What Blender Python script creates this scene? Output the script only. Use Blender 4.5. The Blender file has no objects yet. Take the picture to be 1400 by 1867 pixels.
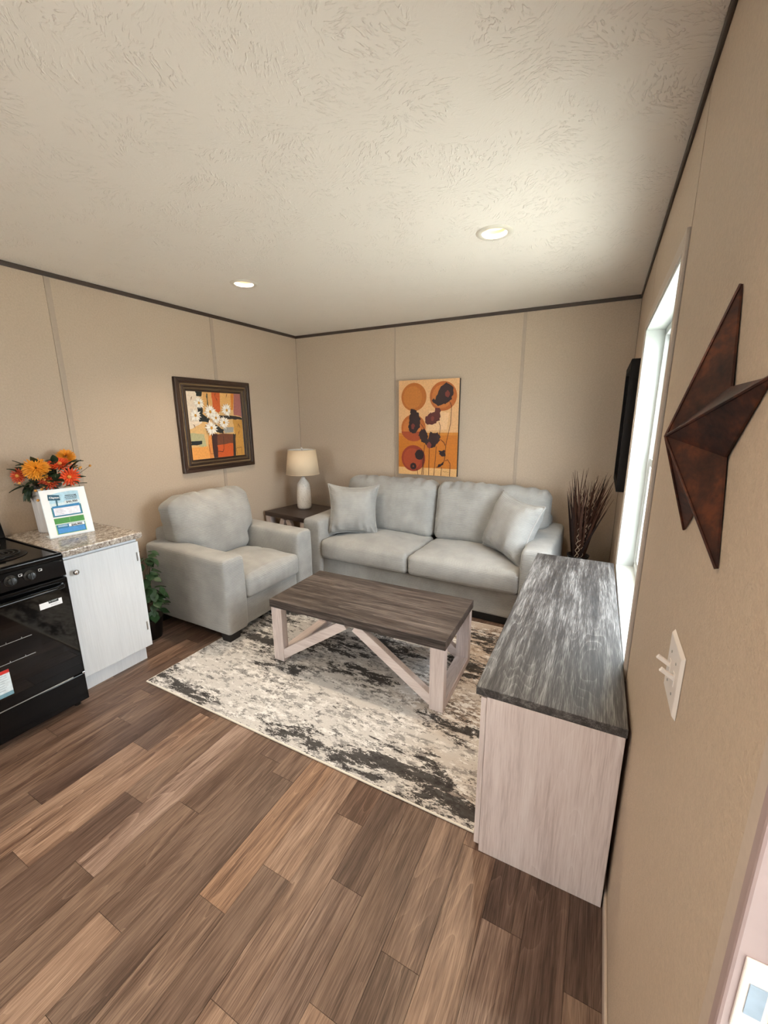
import bpy, bmesh, math, random
from mathutils import Vector, Matrix, noise
random.seed(7)
sc = bpy.context.scene
C = sc.collection
PI = math.pi

# ------------------------------------------------------------------ camera
CX, CY, CZ = 3.1198, 0.0, 1.5599
YAW, PITCH, ROLL, FPX = .4841, .2275, -.0057, 745.897
fw = Vector((-math.sin(YAW)*math.cos(PITCH), math.cos(YAW)*math.cos(PITCH), -math.sin(PITCH)))
rt = Vector((math.cos(YAW), math.sin(YAW), 0)); up = rt.cross(fw)
cr, sr = math.cos(ROLL), math.sin(ROLL)
rt2 = cr*rt + sr*up; up2 = -sr*rt + cr*up
cam_d = bpy.data.cameras.new('camera'); cam = bpy.data.objects.new('camera', cam_d); C.objects.link(cam)
cam.matrix_world = Matrix(((rt2.x, up2.x, -fw.x, CX), (rt2.y, up2.y, -fw.y, CY), (rt2.z, up2.z, -fw.z, CZ), (0, 0, 0, 1)))
cam_d.sensor_fit = 'VERTICAL'; cam_d.sensor_height = 36; cam_d.lens = FPX/1867*36; cam_d.clip_start = .02
sc.camera = cam

# ------------------------------------------------------------------ world, daylight, exposure
W, D, H = 3.283, 3.847, 2.4405          # room width, back wall, ceiling height (m)
YB = -3.2                               # wall behind the camera
world = bpy.data.worlds.new('sky'); sc.world = world; world.use_nodes = True
bg = world.node_tree.nodes['Background']; bg.inputs[0].default_value = (.86, .95, 1.0, 1); bg.inputs[1].default_value = 20.0
sun_d = bpy.data.lights.new('sun', 'SUN'); sun_d.energy = 160.0; sun_d.angle = .02; sun_d.color = (1.0, .97, .93)
sun = bpy.data.objects.new('sun', sun_d); C.objects.link(sun); sun.rotation_euler = (-.66, 0, 0)   # high, from beyond the sofa wall: never enters the room
def portal(name, loc, sy, sz):
    l = bpy.data.lights.new(name, 'AREA'); l.shape = 'RECTANGLE'; l.size = sz; l.size_y = sy
    l.cycles.is_portal = True
    o = bpy.data.objects.new(name, l); C.objects.link(o); o.location = loc; o.rotation_euler = (0, PI/2, 0)
    return o
portal('window_portal', (W+.2, 2.215, 1.335), 1.25, 1.40)
portal('door_portal', (W+.2, -.045, 1.03), .87, 2.06)
portal('added_window_portal', (1.10, YB-.2, 1.5), 1.5, 1.2).rotation_euler = (PI/2, PI/2, 0)
sc.view_settings.view_transform = 'Standard'; sc.view_settings.look = 'None'
sc.view_settings.gamma = 1; sc.view_settings.use_curve_mapping = False
sc.view_settings.exposure = -0.42
LAMP_W = 14.0                            # power of each recessed lamp
DOOR_OPEN = 11                          # how far the entrance door stands open (degrees)
LAMP_C = (1.0, .80, .58)

# ------------------------------------------------------------------ materials
def s2l(c):
    c /= 255.
    return c/12.92 if c <= .04045 else ((c+.055)/1.055)**2.4
def col(r, g, b): return (s2l(r), s2l(g), s2l(b), 1)
class N:
    def __init__(s, name):
        s.m = bpy.data.materials.new(name); s.m.use_nodes = True
        s.t = s.m.node_tree; s.b = s.t.nodes['Principled BSDF']; s.out = s.t.nodes['Material Output']
    def n(s, t, **k):
        x = s.t.nodes.new(t)
        for a, v in k.items(): setattr(x, a, v)
        return x
    def l(s, a, b): s.t.links.new(a, b)
    def set(s, inp, v):
        if hasattr(v, 'is_output'): s.l(v, inp)
        else: inp.default_value = v
    def math(s, op, a, b=None, c=None, clamp=False):
        x = s.n('ShaderNodeMath', operation=op, use_clamp=clamp)
        s.set(x.inputs[0], a)
        if b is not None: s.set(x.inputs[1], b)
        if c is not None: s.set(x.inputs[2], c)
        return x.outputs[0]
    def pos(s): return s.n('ShaderNodeNewGeometry').outputs['Position']
    def obj(s): return s.n('ShaderNodeTexCoord').outputs['Object']
    def mapv(s, v, scale=(1, 1, 1), loc=(0, 0, 0), rot=(0, 0, 0)):
        x = s.n('ShaderNodeMapping'); s.l(v, x.inputs[0]); x.inputs[1].default_value = loc; x.inputs[2].default_value = rot; x.inputs[3].default_value = scale
        return x.outputs[0]
    def noise(s, v, scale, detail=2, rough=.5, dist=0):
        x = s.n('ShaderNodeTexNoise'); s.l(v, x.inputs['Vector']); x.inputs['Scale'].default_value = scale
        x.inputs['Detail'].default_value = detail; x.inputs['Roughness'].default_value = rough; x.inputs['Distortion'].default_value = dist
        return x.outputs[0]
    def ramp(s, f, stops, interp='LINEAR'):
        x = s.n('ShaderNodeValToRGB'); s.l(f, x.inputs[0]); r = x.color_ramp; r.interpolation = interp
        while len(r.elements) < len(stops): r.elements.new(.5)
        for e, (p, c) in zip(r.elements, stops):
            e.position = p; e.color = c if not isinstance(c, (int, float)) else (c, c, c, 1)
        return x.outputs[0]
    def mix(s, f, a, b, blend='MIX'):
        x = s.n('ShaderNodeMix', data_type='RGBA', blend_type=blend)
        s.set(x.inputs[0], f); s.set(x.inputs[6], a); s.set(x.inputs[7], b)
        return x.outputs[2]
    def bump(s, h, strength=.3, dist=.01):
        x = s.n('ShaderNodeBump'); x.inputs['Strength'].default_value = strength; x.inputs['Distance'].default_value = dist
        s.l(h, x.inputs['Height']); s.l(x.outputs[0], s.b.inputs['Normal'])
    def base(s, c): s.set(s.b.inputs['Base Color'], c)
    def rough(s, v): s.set(s.b.inputs['Roughness'], v)

def plain(name, c, rough=.5, metal=0, spec=None, bumpscale=None, bstr=.1, bdist=.002, var=.04):
    k = N(name); v = k.obj()
    f = k.noise(v, bumpscale or 40, 3)
    a = tuple(x*(1-var) for x in c[:3])+(1,); b = tuple(min(1, x*(1+var)) for x in c[:3])+(1,)
    k.base(k.ramp(f, [(.3, a), (.7, b)])); k.rough(rough); k.b.inputs['Metallic'].default_value = metal
    if spec is not None: k.b.inputs['Specular IOR Level'].default_value = spec
    if bumpscale: k.bump(f, bstr, bdist)
    return k.m

def wall_mat(name, c):
    k = N(name); v = k.pos()
    f1 = k.noise(k.mapv(v, (1, 1, 1)), 260, 2); f2 = k.noise(v, 90, 3, .6); f3 = k.noise(v, 1.2, 2)
    h = k.math('ADD', k.math('MULTIPLY', f1, .6), k.math('MULTIPLY', f2, .6))
    cc = k.mix(k.ramp(h, [(.35, 0), (.85, 1)]), tuple(x*.87 for x in c[:3])+(1,), tuple(min(1, x*1.08) for x in c[:3])+(1,))
    k.base(cc); k.rough(.62); k.b.inputs['Specular IOR Level'].default_value = .3
    k.bump(h, .55, .0035)
    return k.m

def ceiling_mat():
    k = N('ceiling_stomp_texture'); v = k.pos()
    wv = k.n('ShaderNodeTexNoise'); k.l(v, wv.inputs['Vector']); wv.inputs['Scale'].default_value = 3.0
    off = k.n('ShaderNodeVectorMath', operation='SCALE'); k.l(wv.outputs['Color'], off.inputs[0]); off.inputs['Scale'].default_value = .18
    vv = k.n('ShaderNodeVectorMath', operation='ADD'); k.l(v, vv.inputs[0]); k.l(off.outputs[0], vv.inputs[1])
    vor = k.n('ShaderNodeTexVoronoi', voronoi_dimensions='2D'); k.l(vv.outputs[0], vor.inputs['Vector']); vor.inputs['Scale'].default_value = 8.0
    sepc = k.n('ShaderNodeSeparateColor'); k.l(vor.outputs['Color'], sepc.inputs[0])
    rot = k.n('ShaderNodeVectorRotate', rotation_type='Z_AXIS'); k.l(vv.outputs[0], rot.inputs['Vector']); k.l(k.math('MULTIPLY', sepc.outputs[0], 6.28), rot.inputs['Angle'])
    st = k.noise(k.mapv(rot.outputs[0], (1, .26, 1)), 105, 2, .5, .15)
    ridge = k.ramp(st, [(.54, 0), (.63, 1)])
    patch = k.ramp(k.noise(v, 6.5, 3, .6), [(.42, .06), (.60, 1)])
    fine = k.noise(v, 160, 2)
    h = k.math('ADD', k.math('MULTIPLY', ridge, patch), k.math('MULTIPLY', fine, .10))
    k.base(col(244, 236, 226)); k.rough(.75); k.b.inputs['Specular IOR Level'].default_value = .25
    k.bump(h, .60, .006)
    return k.m

def wood(name, dark, mid, light, axis='Y', s=1., k1=26, ringw=.5, objcolor=False, world=False, rough=.45, bstr=.15, contrast=1., zone=(.46, .60)):
    k = N(name); v = k.pos() if world else k.obj()
    if objcolor:
        oi = k.n('ShaderNodeObjectInfo')
        a = k.n('ShaderNodeCombineXYZ')
        for i in range(3): k.l(k.math('MULTIPLY', oi.outputs['Random'], (17., 31., 11.)[i]), a.inputs[i])
        ad = k.n('ShaderNodeVectorMath', operation='ADD'); k.l(v, ad.inputs[0]); k.l(a.outputs[0], ad.inputs[1]); v = ad.outputs[0]
    def sc3(t): return {'X': (t, 1, 1), 'Y': (1, t, 1), 'Z': (1, 1, t)}[axis]
    wig = k.math('MULTIPLY', k.noise(k.mapv(v, sc3(.4)), 34*s, 2), .012)
    low = k.math('ADD', k.noise(k.mapv(v, sc3(.14)), 4.5*s, 1.0, .4, .15), wig)
    ring = k.math('FRACT', k.math('MULTIPLY', low, k1))
    ring = k.math('POWER', ring, 7.0)                       # sharp pale latewood lines with a soft flank
    fine = k.noise(k.mapv(v, sc3(.030)), 230*s, 3, .65)
    med = k.noise(k.mapv(v, sc3(.06)), 30*s, 4, .65)
    broad = k.noise(k.mapv(v, sc3(.12)), 7*s, 2, .5)
    patchy = k.noise(k.mapv(v, sc3(.22), (3.1, 1.7, .4)), 3.5*s, 1.5)
    rm = k.math('MULTIPLY', ring, k.ramp(patchy, [(zone[0], .08), (zone[1], 1)]))
    f = k.math('ADD', k.math('MULTIPLY', k.ramp(fine, [(.36, 0), (.66, 1)]), .34), k.math('MULTIPLY', k.ramp(med, [(.33, 0), (.67, 1)]), .32))
    f = k.math('ADD', f, k.math('MULTIPLY', k.ramp(broad, [(.3, 0), (.7, 1)]), .26))
    f = k.math('MULTIPLY_ADD', f, contrast, .46*(1-contrast))
    f = k.math('ADD', f, k.math('MULTIPLY', rm, .42*ringw), clamp=True)
    c = k.ramp(f, [(.12, dark), (.46, mid), (.95, light)])
    if objcolor: c = k.mix(1.0, c, oi.outputs['Color'], 'MULTIPLY')
    k.base(c); k.rough(rough)
    k.bump(k.math('ADD', fine, k.math('MULTIPLY', ring, .35)), bstr, .0015)
    return k.m

def corduroy(name, c, pitch=.0110):
    k = N(name); v = k.obj()
    at = k.n('ShaderNodeAttribute'); at.attribute_name = 'wale'
    ph = k.math('MULTIPLY_ADD', k.noise(v, 8, 2), .008, at.outputs['Fac'])
    w = k.math('SINE', k.math('MULTIPLY', ph, 2*PI/pitch)); w = k.math('MULTIPLY_ADD', w, .5, .5); w = k.math('POWER', w, .6)
    nap = k.noise(v, 6, 4, .6); fib = k.noise(v, 420, 2)
    f = k.math('ADD', k.math('MULTIPLY', nap, .75), k.math('MULTIPLY', fib, .25))
    cc = k.ramp(f, [(.36, tuple(x*.84 for x in c[:3])+(1,)), (.64, tuple(min(1, x*1.10) for x in c[:3])+(1,))])
    cc = k.mix(k.math('MULTIPLY', k.math('SUBTRACT', 1.0, w), .24), cc, tuple(x*.30 for x in c[:3])+(1,))
    k.base(cc); k.rough(.9); k.b.inputs['Specular IOR Level'].default_value = .15
    k.b.inputs['Sheen Weight'].default_value = .2; k.b.inputs['Sheen Roughness'].default_value = .5
    k.bump(k.math('ADD', w, k.math('MULTIPLY', fib, .25)), .42, .004)
    return k.m

def rug_mat():
    k = N('distressed_rug_pile'); v = k.pos()
    sx = k.mapv(v, (.5, 1.35, 1))
    fine = k.noise(k.mapv(v, (.4, 1, 1)), 150, 3, .7)
    midn = k.noise(sx, 26, 6, .72, .3)
    big = k.noise(sx, 5.0, 5, .62, .4)
    def layer(sc_, lo_, seed, wd=.018):
        n_ = k.noise(k.mapv(v, (.62, 1.3, 1), (seed*3.7, seed*1.9, 0)), sc_, 9, .74, .15)
        n_ = k.math('ADD', k.math('MULTIPLY', n_, .80), k.math('MULTIPLY', fine, .20))
        n_ = k.math('ADD', n_, k.math('MULTIPLY', k.math('SUBTRACT', big, .5), .35))
        return k.ramp(n_, [(lo_, 0), (lo_+wd, 1)])
    sepx = k.n('ShaderNodeSeparateXYZ'); k.l(v, sepx.inputs[0])
    wm = k.math('ADD', k.math('MULTIPLY', sepx.outputs[0], .30), k.math('MULTIPLY', sepx.outputs[1], .22))
    wm = k.math('ADD', wm, k.math('MULTIPLY', k.noise(sx, 3.0, 4, .6), .6))
    tn = k.ramp(k.math('SUBTRACT', wm, .75), [(.62, 0), (.84, 1)])
    c = k.mix(tn, col(206, 203, 200), col(192, 177, 164))
    c = k.mix(layer(22, .515, 1), c, k.mix(tn, col(152, 150, 149), col(146, 128, 115)))
    c = k.mix(layer(30, .53, 2), c, col(232, 230, 228))
    c = k.mix(layer(24, .575, 3), c, k.mix(tn, col(108, 106, 106), col(104, 90, 80)))
    c = k.mix(k.math('MULTIPLY', fine, .22), c, col(120, 116, 114))
    # charcoal islands woven into the rug, broken up at every scale
    blobs = [(1.90, 1.35, .34, .12), (2.24, 1.34, .3, .12), (2.47, 1.41, .34, .17), (2.66, 1.36, .3, .16), (2.78, 1.30, .2, .12), (1.57, 2.11, .42, .22), (1.71, 2.45, .42, .2), (1.9, 2.7, .4, .2),
             (.85, 1.36, .26, .14), (1.12, 1.31, .3, .08), (1.10, 1.95, .34, .2), (2.58, 2.65, .4, .18), (2.53, 2.30, .36, .2), (1.46, 1.76, .34, .10), (1.93, 2.28, .4, .2), (1.93, 1.92, .34, .12), (.95, 2.3, .3, .3), (2.60, 1.75, .3, .12)]
    tot = None
    for x, y, rx, ry in blobs:
        m = k.mapv(v, (1/rx, 1/ry, 0), (-x/rx, -y/ry, 0))
        ln = k.n('ShaderNodeVectorMath', operation='LENGTH'); k.l(m, ln.inputs[0])
        g = k.math('SUBTRACT', 1.0, ln.outputs['Value'], clamp=True)
        tot = g if tot is None else k.math('MAXIMUM', tot, g)
    brk = k.math('ADD', k.math('MULTIPLY', k.noise(sx, 12, 9, .78, .3), 1.0), k.math('MULTIPLY', fine, .22))
    dm = k.math('ADD', k.math('MULTIPLY', k.math('POWER', tot, .7), .20), brk)
    ch = k.ramp(dm, [(.74, 0), (.755, 1)])
    c = k.mix(k.math('MULTIPLY', ch, .93), c, col(50, 48, 48))
    k.base(c); k.rough(.95); k.b.inputs['Specular IOR Level'].default_value = .1
    k.bump(k.math('ADD', k.noise(v, 500, 2), midn), .4, .003)
    return k.m

def granite():
    k = N('speckled_laminate'); v = k.obj()
    a = k.noise(v, 45, 5, .7, .6); b = k.noise(v, 130, 3, .7); c0 = k.noise(v, 14, 3)
    f = k.math('ADD', k.math('MULTIPLY', a, .6), k.math('MULTIPLY', b, .4))
    c = k.ramp(f, [(.36, col(70, 58, 50)), (.46, col(136, 123, 113)), (.53, col(176, 167, 157)), (.62, col(216, 211, 202)), (.70, col(120, 112, 100))])
    k.base(c); k.rough(.22)
    return k.m

def glass():
    k = N('window_glass')
    t = k.n('ShaderNodeBsdfTransparent'); g = k.n('ShaderNodeBsdfGlossy'); g.inputs['Roughness'].default_value = .01
    lw = k.n('ShaderNodeLayerWeight'); fr = k.math('MULTIPLY_ADD', k.math('POWER', lw.outputs['Facing'], 5.0), .92, .04)
    mx = k.n('ShaderNodeMixShader'); k.l(fr, mx.inputs[0]); k.l(t.outputs[0], mx.inputs[1]); k.l(g.outputs[0], mx.inputs[2])
    k.l(mx.outputs[0], k.out.inputs[0])
    return k.m

def emis(name, c, st):
    k = N(name); k.b.inputs['Emission Color'].default_value = c; k.b.inputs['Emission Strength'].default_value = st
    f = k.noise(k.obj(), 30, 2); k.base(k.ramp(f, [(.3, c), (.7, c)]))
    return k.m

def rust():
    k = N('rusted_bronze_metal'); v = k.obj()
    f = k.noise(v, 14, 5, .65, .3); g = k.noise(v, 90, 3)
    k.base(k.ramp(k.math('ADD', k.math('MULTIPLY', f, .8), k.math('MULTIPLY', g, .2)), [(.36, col(34, 20, 18)), (.5, col(66, 36, 27)), (.64, col(104, 55, 34))]))
    k.rough(.42); k.b.inputs['Metallic'].default_value = .45; k.bump(g, .12, .002)
    return k.m

M = {}
M['wall'] = wall_mat('beige_vinyl_wall_board', col(191, 172, 152))
M['strip'] = plain('beige_cover_strip', col(172, 155, 138), .6, var=.03)
M['wall_core'] = plain('wall_seam_core', col(70, 55, 45), .8)
M['ceil'] = ceiling_mat()
M['trim'] = plain('dark_brown_trim', col(52, 38, 30), .45)
M['casing'] = plain('beige_casing', col(188, 172, 158), .5, bumpscale=120, bstr=.08)
M['white'] = plain('white_paint', col(206, 211, 208), .4, var=.02)
M['vinyl'] = plain('white_vinyl_frame', col(214, 218, 218), .3, var=.01)
M['glass'] = glass()
M['jamb'] = plain('pinkish_door_jamb', col(162, 142, 140), .5, var=.02)
M['plank'] = wood('oak_vinyl_plank', col(132, 112, 100), col(196, 180, 170), col(255, 246, 238), 'Y', 1.25, 24, 1.0, True, True, .42, .2, 1.45, (.40, .56))
M['subfloor'] = plain('dark_subfloor', col(58, 44, 36), .9)
M['rug'] = rug_mat()
M['bind'] = plain('cream_binding_yarn', col(226, 220, 208), .9, bumpscale=300, bstr=.3)
M['cord'] = corduroy('grey_corduroy', col(165, 164, 161))
M['black_frame'] = plain('flat_black_frame', col(16, 12, 11), .7, spec=.15)
M['black_wood'] = plain('black_stained_wood', col(22, 19, 18), .5)
M['top_grey'] = wood('weathered_grey_oak', col(38, 36, 36), col(66, 63, 62), col(140, 138, 136), 'Y', 1.9, 20, .55, False, False, .48, .15, 1.25, (.44, .58))
M['top_brown'] = wood('weathered_brown_oak', col(36, 30, 28), col(64, 55, 51), col(112, 102, 96), 'X', 1.1, 20, .6, False, False, .45, .15, 1.5)
M['top_dark'] = wood('dark_oak_veneer', col(42, 33, 30), col(60, 48, 43), col(86, 72, 65), 'X', 1.1, 24, .5, False, False, .45, .1, 1.0)
M['pale_z'] = wood('whitewashed_oak_upright', col(196, 180, 176), col(222, 208, 204), col(238, 228, 225), 'Z', 1.3, 22, .45, False, False, .5, .1, 1.0)
M['pale_y'] = wood('whitewashed_oak_crosswise', col(196, 180, 176), col(222, 208, 204), col(238, 228, 225), 'Y', 1.3, 22, .45, False, False, .5, .1, 1.0)
M['pale_x'] = wood('whitewashed_oak_lengthwise', col(196, 180, 176), col(222, 208, 204), col(238, 228, 225), 'X', 1.3, 22, .45, False, False, .5, .1, 1.0)
M['cab'] = wood('white_woodgrain_cabinet', col(212, 215, 218), col(222, 225, 229), col(232, 235, 238), 'Z', .8, 20, .6, False, False, .4, .04, .8)
M['granite'] = granite()
M['enamel'] = plain('gloss_black_enamel', col(9, 9, 10), .10, var=.0, spec=.28)
M['black_glass'] = plain('black_oven_glass', col(6, 6, 7), .04, var=.0)
M['coil'] = plain('burner_coil', col(26, 25, 25), .45, .6)
M['chrome'] = plain('chrome', col(210, 210, 212), .15, 1.0, var=.0)
M['nickel'] = plain('brushed_nickel', col(170, 168, 164), .3, 1.0)
M['black_plastic'] = plain('black_plastic', col(18, 18, 18), .3)
M['paper'] = plain('white_paper', col(240, 241, 243), .6, var=.01)
M['acrylic'] = plain('clear_acrylic_edge', col(225, 232, 236), .1, var=.0)
M['star'] = rust()
M['plate'] = plain('ivory_switch_plastic', col(226, 217, 211), .35, var=.01)
M['shade'] = plain('cream_linen_shade', col(220, 198, 168), .8, bumpscale=350, bstr=.15)
M['shade_in'] = plain('white_shade_lining', col(238, 236, 230), .7)
def ceramic():
    k = N('speckled_white_ceramic'); v = k.obj()
    vo = k.n('ShaderNodeTexVoronoi'); k.l(v, vo.inputs['Vector']); vo.inputs['Scale'].default_value = 55
    k.base(k.ramp(vo.outputs['Distance'], [(.15, col(214, 206, 198)), (.5, col(230, 224, 216))])); k.rough(.25); k.bump(vo.outputs['Distance'], .15, .003)
    return k.m
M['ceramic'] = ceramic()
M['frame'] = wood('dark_walnut_frame', col(30, 18, 12), col(48, 30, 20), col(72, 48, 32), 'Z', 1.5, 20, .3, False, False, .35, .1)
M['frame_y'] = wood('dark_walnut_frame_rail', col(30, 18, 12), col(48, 30, 20), col(72, 48, 32), 'Y', 1.5, 20, .3, False, False, .35, .1)
M['gold'] = plain('antique_gold_bead', col(150, 128, 96), .4, .5, bumpscale=150, bstr=.4)
M['bronze'] = plain('dull_bronze_step', col(92, 76, 56), .45, .3, bumpscale=200, bstr=.3)
M['pot'] = plain('white_pot_glaze', col(206, 200, 197), .4, var=.02)
M['black_pot'] = plain('black_pot_glaze', col(16, 13, 13), .35)
M['leaf'] = plain('deep_green_leaf', col(36, 64, 33), .5, bumpscale=60, var=.25)
M['leaf2'] = plain('dark_green_leaf', col(38, 56, 34), .5, bumpscale=60, var=.2)
M['stem'] = plain('brown_stem', col(70, 52, 32), .7)
M['dry'] = plain('dried_brown_grass', col(66, 36, 20), .7, bumpscale=120, var=.3)
M['dry2'] = plain('dark_dried_grass', col(36, 19, 14), .7, bumpscale=120, var=.3)
M['strand'] = plain('pale_twisted_strand', col(190, 170, 148), .6)
M['yellow'] = plain('golden_yellow_petal', col(228, 150, 34), .6, bumpscale=50, var=.12)
M['orange'] = plain('bright_orange_petal', col(222, 76, 26), .6, bumpscale=50, var=.12)
M['redor'] = plain('brick_red_petal', col(184, 62, 24), .6, bumpscale=50, var=.12)
M['berry'] = plain('amber_berry', col(214, 150, 70), .5, bumpscale=50)
M['lightring'] = plain('white_light_trim', col(228, 220, 206), .4, var=.01)
M['lens'] = emis('warm_lamp_lens', (1.0, .80, .46, 1), 1.75)
M['concrete'] = plain('pale_gravel_ground', col(172, 174, 166), .9, bumpscale=30)
flat_cache = {}
def flat(r, g, b, rough=.55):
    key = (r, g, b)
    if key not in flat_cache: flat_cache[key] = plain('print_%d_%d_%d' % key, col(r, g, b), rough, bumpscale=70, bstr=.05, var=.10)
    return flat_cache[key]

# ------------------------------------------------------------------ mesh helpers
class MB:
    def __init__(s): s.v = []; s.f = []; s.mi = []; s.cur = 0
    def face(s, idx): s.f.append(tuple(idx)); s.mi.append(s.cur)
    def box(s, x0, x1, y0, y1, z0, z1):
        b = len(s.v)
        s.v += [(x0, y0, z0), (x1, y0, z0), (x1, y1, z0), (x0, y1, z0), (x0, y0, z1), (x1, y0, z1), (x1, y1, z1), (x0, y1, z1)]
        for q in ((0, 3, 2, 1), (4, 5, 6, 7), (0, 1, 5, 4), (1, 2, 6, 5), (2, 3, 7, 6), (3, 0, 4, 7)): s.face([b+i for i in q])
        return s
    def hexa(s, bottom, top):
        b = len(s.v); s.v += [tuple(p) for p in bottom]+[tuple(p) for p in top]; n = len(bottom)
        s.face([b+i for i in reversed(range(n))]); s.face([b+n+i for i in range(n)])
        for i in range(n): j = (i+1) % n; s.face([b+i, b+j, b+n+j, b+n+i])
        return s
    def bar(s, p, q, w, t, side=(0, 1, 0)):      # beam from p to q, width w perpendicular in plane, thickness t along side
        p, q, sd = Vector(p), Vector(q), Vector(side).normalized(); d = (q-p).normalized(); u = d.cross(sd).normalized()
        a = [p+u*w/2+sd*t/2, p-u*w/2+sd*t/2, p-u*w/2-sd*t/2, p+u*w/2-sd*t/2]; o = q-p
        return s.hexa(a, [x+o for x in a])
    def tube(s, path, r, n=8, caps=True, closed=False):
        path = [Vector(p) for p in path]; m = len(path); b = len(s.v); prev = None
        rr = r if isinstance(r, (list, tuple)) else [r]*m
        for i, p in enumerate(path):
            if closed: d = path[(i+1) % m]-path[i-1]
            else: d = path[min(i+1, m-1)]-path[max(i-1, 0)]
            d = d.normalized() if d.length > 1e-9 else Vector((0, 0, 1))
            if prev is None:
                a = Vector((0, 0, 1)) if abs(d.z) < .9 else Vector((1, 0, 0)); u = d.cross(a).normalized()
            else: u = (prev-d*prev.dot(d)).normalized()
            prev = u; w = d.cross(u)
            for j in range(n):
                t = 2*PI*j/n; s.v.append(tuple(p+(u*math.cos(t)+w*math.sin(t))*rr[i]))
        for i in range(m if closed else m-1):
            k = (i+1) % m
            for j in range(n): s.face([b+i*n+j, b+i*n+(j+1) % n, b+k*n+(j+1) % n, b+k*n+j])
        if caps and not closed:
            s.face([b+j for j in reversed(range(n))]); s.face([b+(m-1)*n+j for j in range(n)])
        return s
    def lathe(s, prof, n=32, c=(0, 0, 0), rib=0, ribn=0, cap0=False, cap1=False):
        b = len(s.v); m = len(prof)
        for r, z in prof:
            for j in range(n):
                t = 2*PI*j/n; q = r*(1+rib*math.cos(ribn*t)) if ribn else r
                s.v.append((c[0]+q*math.cos(t), c[1]+q*math.sin(t), c[2]+z))
        for i in range(m-1):
            for j in range(n): s.face([b+i*n+j, b+i*n+(j+1) % n, b+(i+1)*n+(j+1) % n, b+(i+1)*n+j])
        if cap0: s.face([b+j for j in reversed(range(n))])
        if cap1: s.face([b+(m-1)*n+j for j in range(n)])
        return s
    def poly(s, pts):
        b = len(s.v); s.v += [tuple(p) for p in pts]; s.face(range(b, b+len(pts))); return s
    def build(s, name, mat, parent=None, smooth=False, bevel=0, seg=2, loc=None, rot=None):
        me = bpy.data.meshes.new(name); me.from_pydata(s.v, [], s.f); me.update()
        for m in (mat if isinstance(mat, list) else [mat]): me.materials.append(m)
        if isinstance(mat, list):
            for p, i in zip(me.polygons, s.mi): p.material_index = i
        if smooth:
            for p in me.polygons: p.use_smooth = True
        o = bpy.data.objects.new(name, me); C.objects.link(o)
        if smooth and smooth != 'all':
            pass
        if parent: o.parent = parent
        if loc: o.location = loc
        if rot: o.rotation_euler = rot
        if bevel:
            b = o.modifiers.new('bevel', 'BEVEL'); b.width = bevel; b.segments = seg; b.limit_method = 'ANGLE'; b.angle_limit = .7; b.harden_normals = False
        return o
def sharp(o, ang=.7):
    me = o.data
    for p in me.polygons: p.use_smooth = True
    me.set_sharp_from_angle(angle=ang)
    return o
def tag(o, label=None, cat=None, group=None, kind=None):
    if label: o['label'] = label
    if cat: o['category'] = cat
    if group: o['group'] = group
    if kind: o['kind'] = kind
    return o
def thing(name, loc, rz=0, label=None, cat=None, group=None):
    o = bpy.data.objects.new(name, None); C.objects.link(o); o.location = loc; o.rotation_euler = (0, 0, rz); o.empty_display_size = .1
    return tag(o, label, cat, group)
def instance(mesh_obj, name, parent, loc=(0, 0, 0), rot=(0, 0, 0), scale=(1, 1, 1)):
    o = bpy.data.objects.new(name, mesh_obj.data); C.objects.link(o); o.parent = parent; o.location = loc; o.rotation_euler = rot; o.scale = scale
    return o
def cut_grid(mb, axis, a, b, u0, u1, v0, v1, holes):
    """slab with rectangular holes; axis = thickness axis from a to b"""
    us = sorted({u0, u1, *[min(max(h[i], u0), u1) for h in holes for i in (0, 1)]}); vs = sorted({v0, v1, *[min(max(h[i], v0), v1) for h in holes for i in (2, 3)]})
    for i in range(len(us)-1):
        for j in range(len(vs)-1):
            cu, cv = (us[i]+us[i+1])/2, (vs[j]+vs[j+1])/2
            if any(h[0] < cu < h[1] and h[2] < cv < h[3] for h in holes): continue
            if axis == 'x': mb.box(a, b, us[i], us[i+1], vs[j], vs[j+1])
            elif axis == 'y': mb.box(us[i], us[i+1], a, b, vs[j], vs[j+1])
            else: mb.box(us[i], us[i+1], vs[j], vs[j+1], a, b)
    return mb
def smoothstep(a, b, x):
    t = min(1, max(0, (x-a)/(b-a))); return t*t*(3-2*t)
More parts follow.
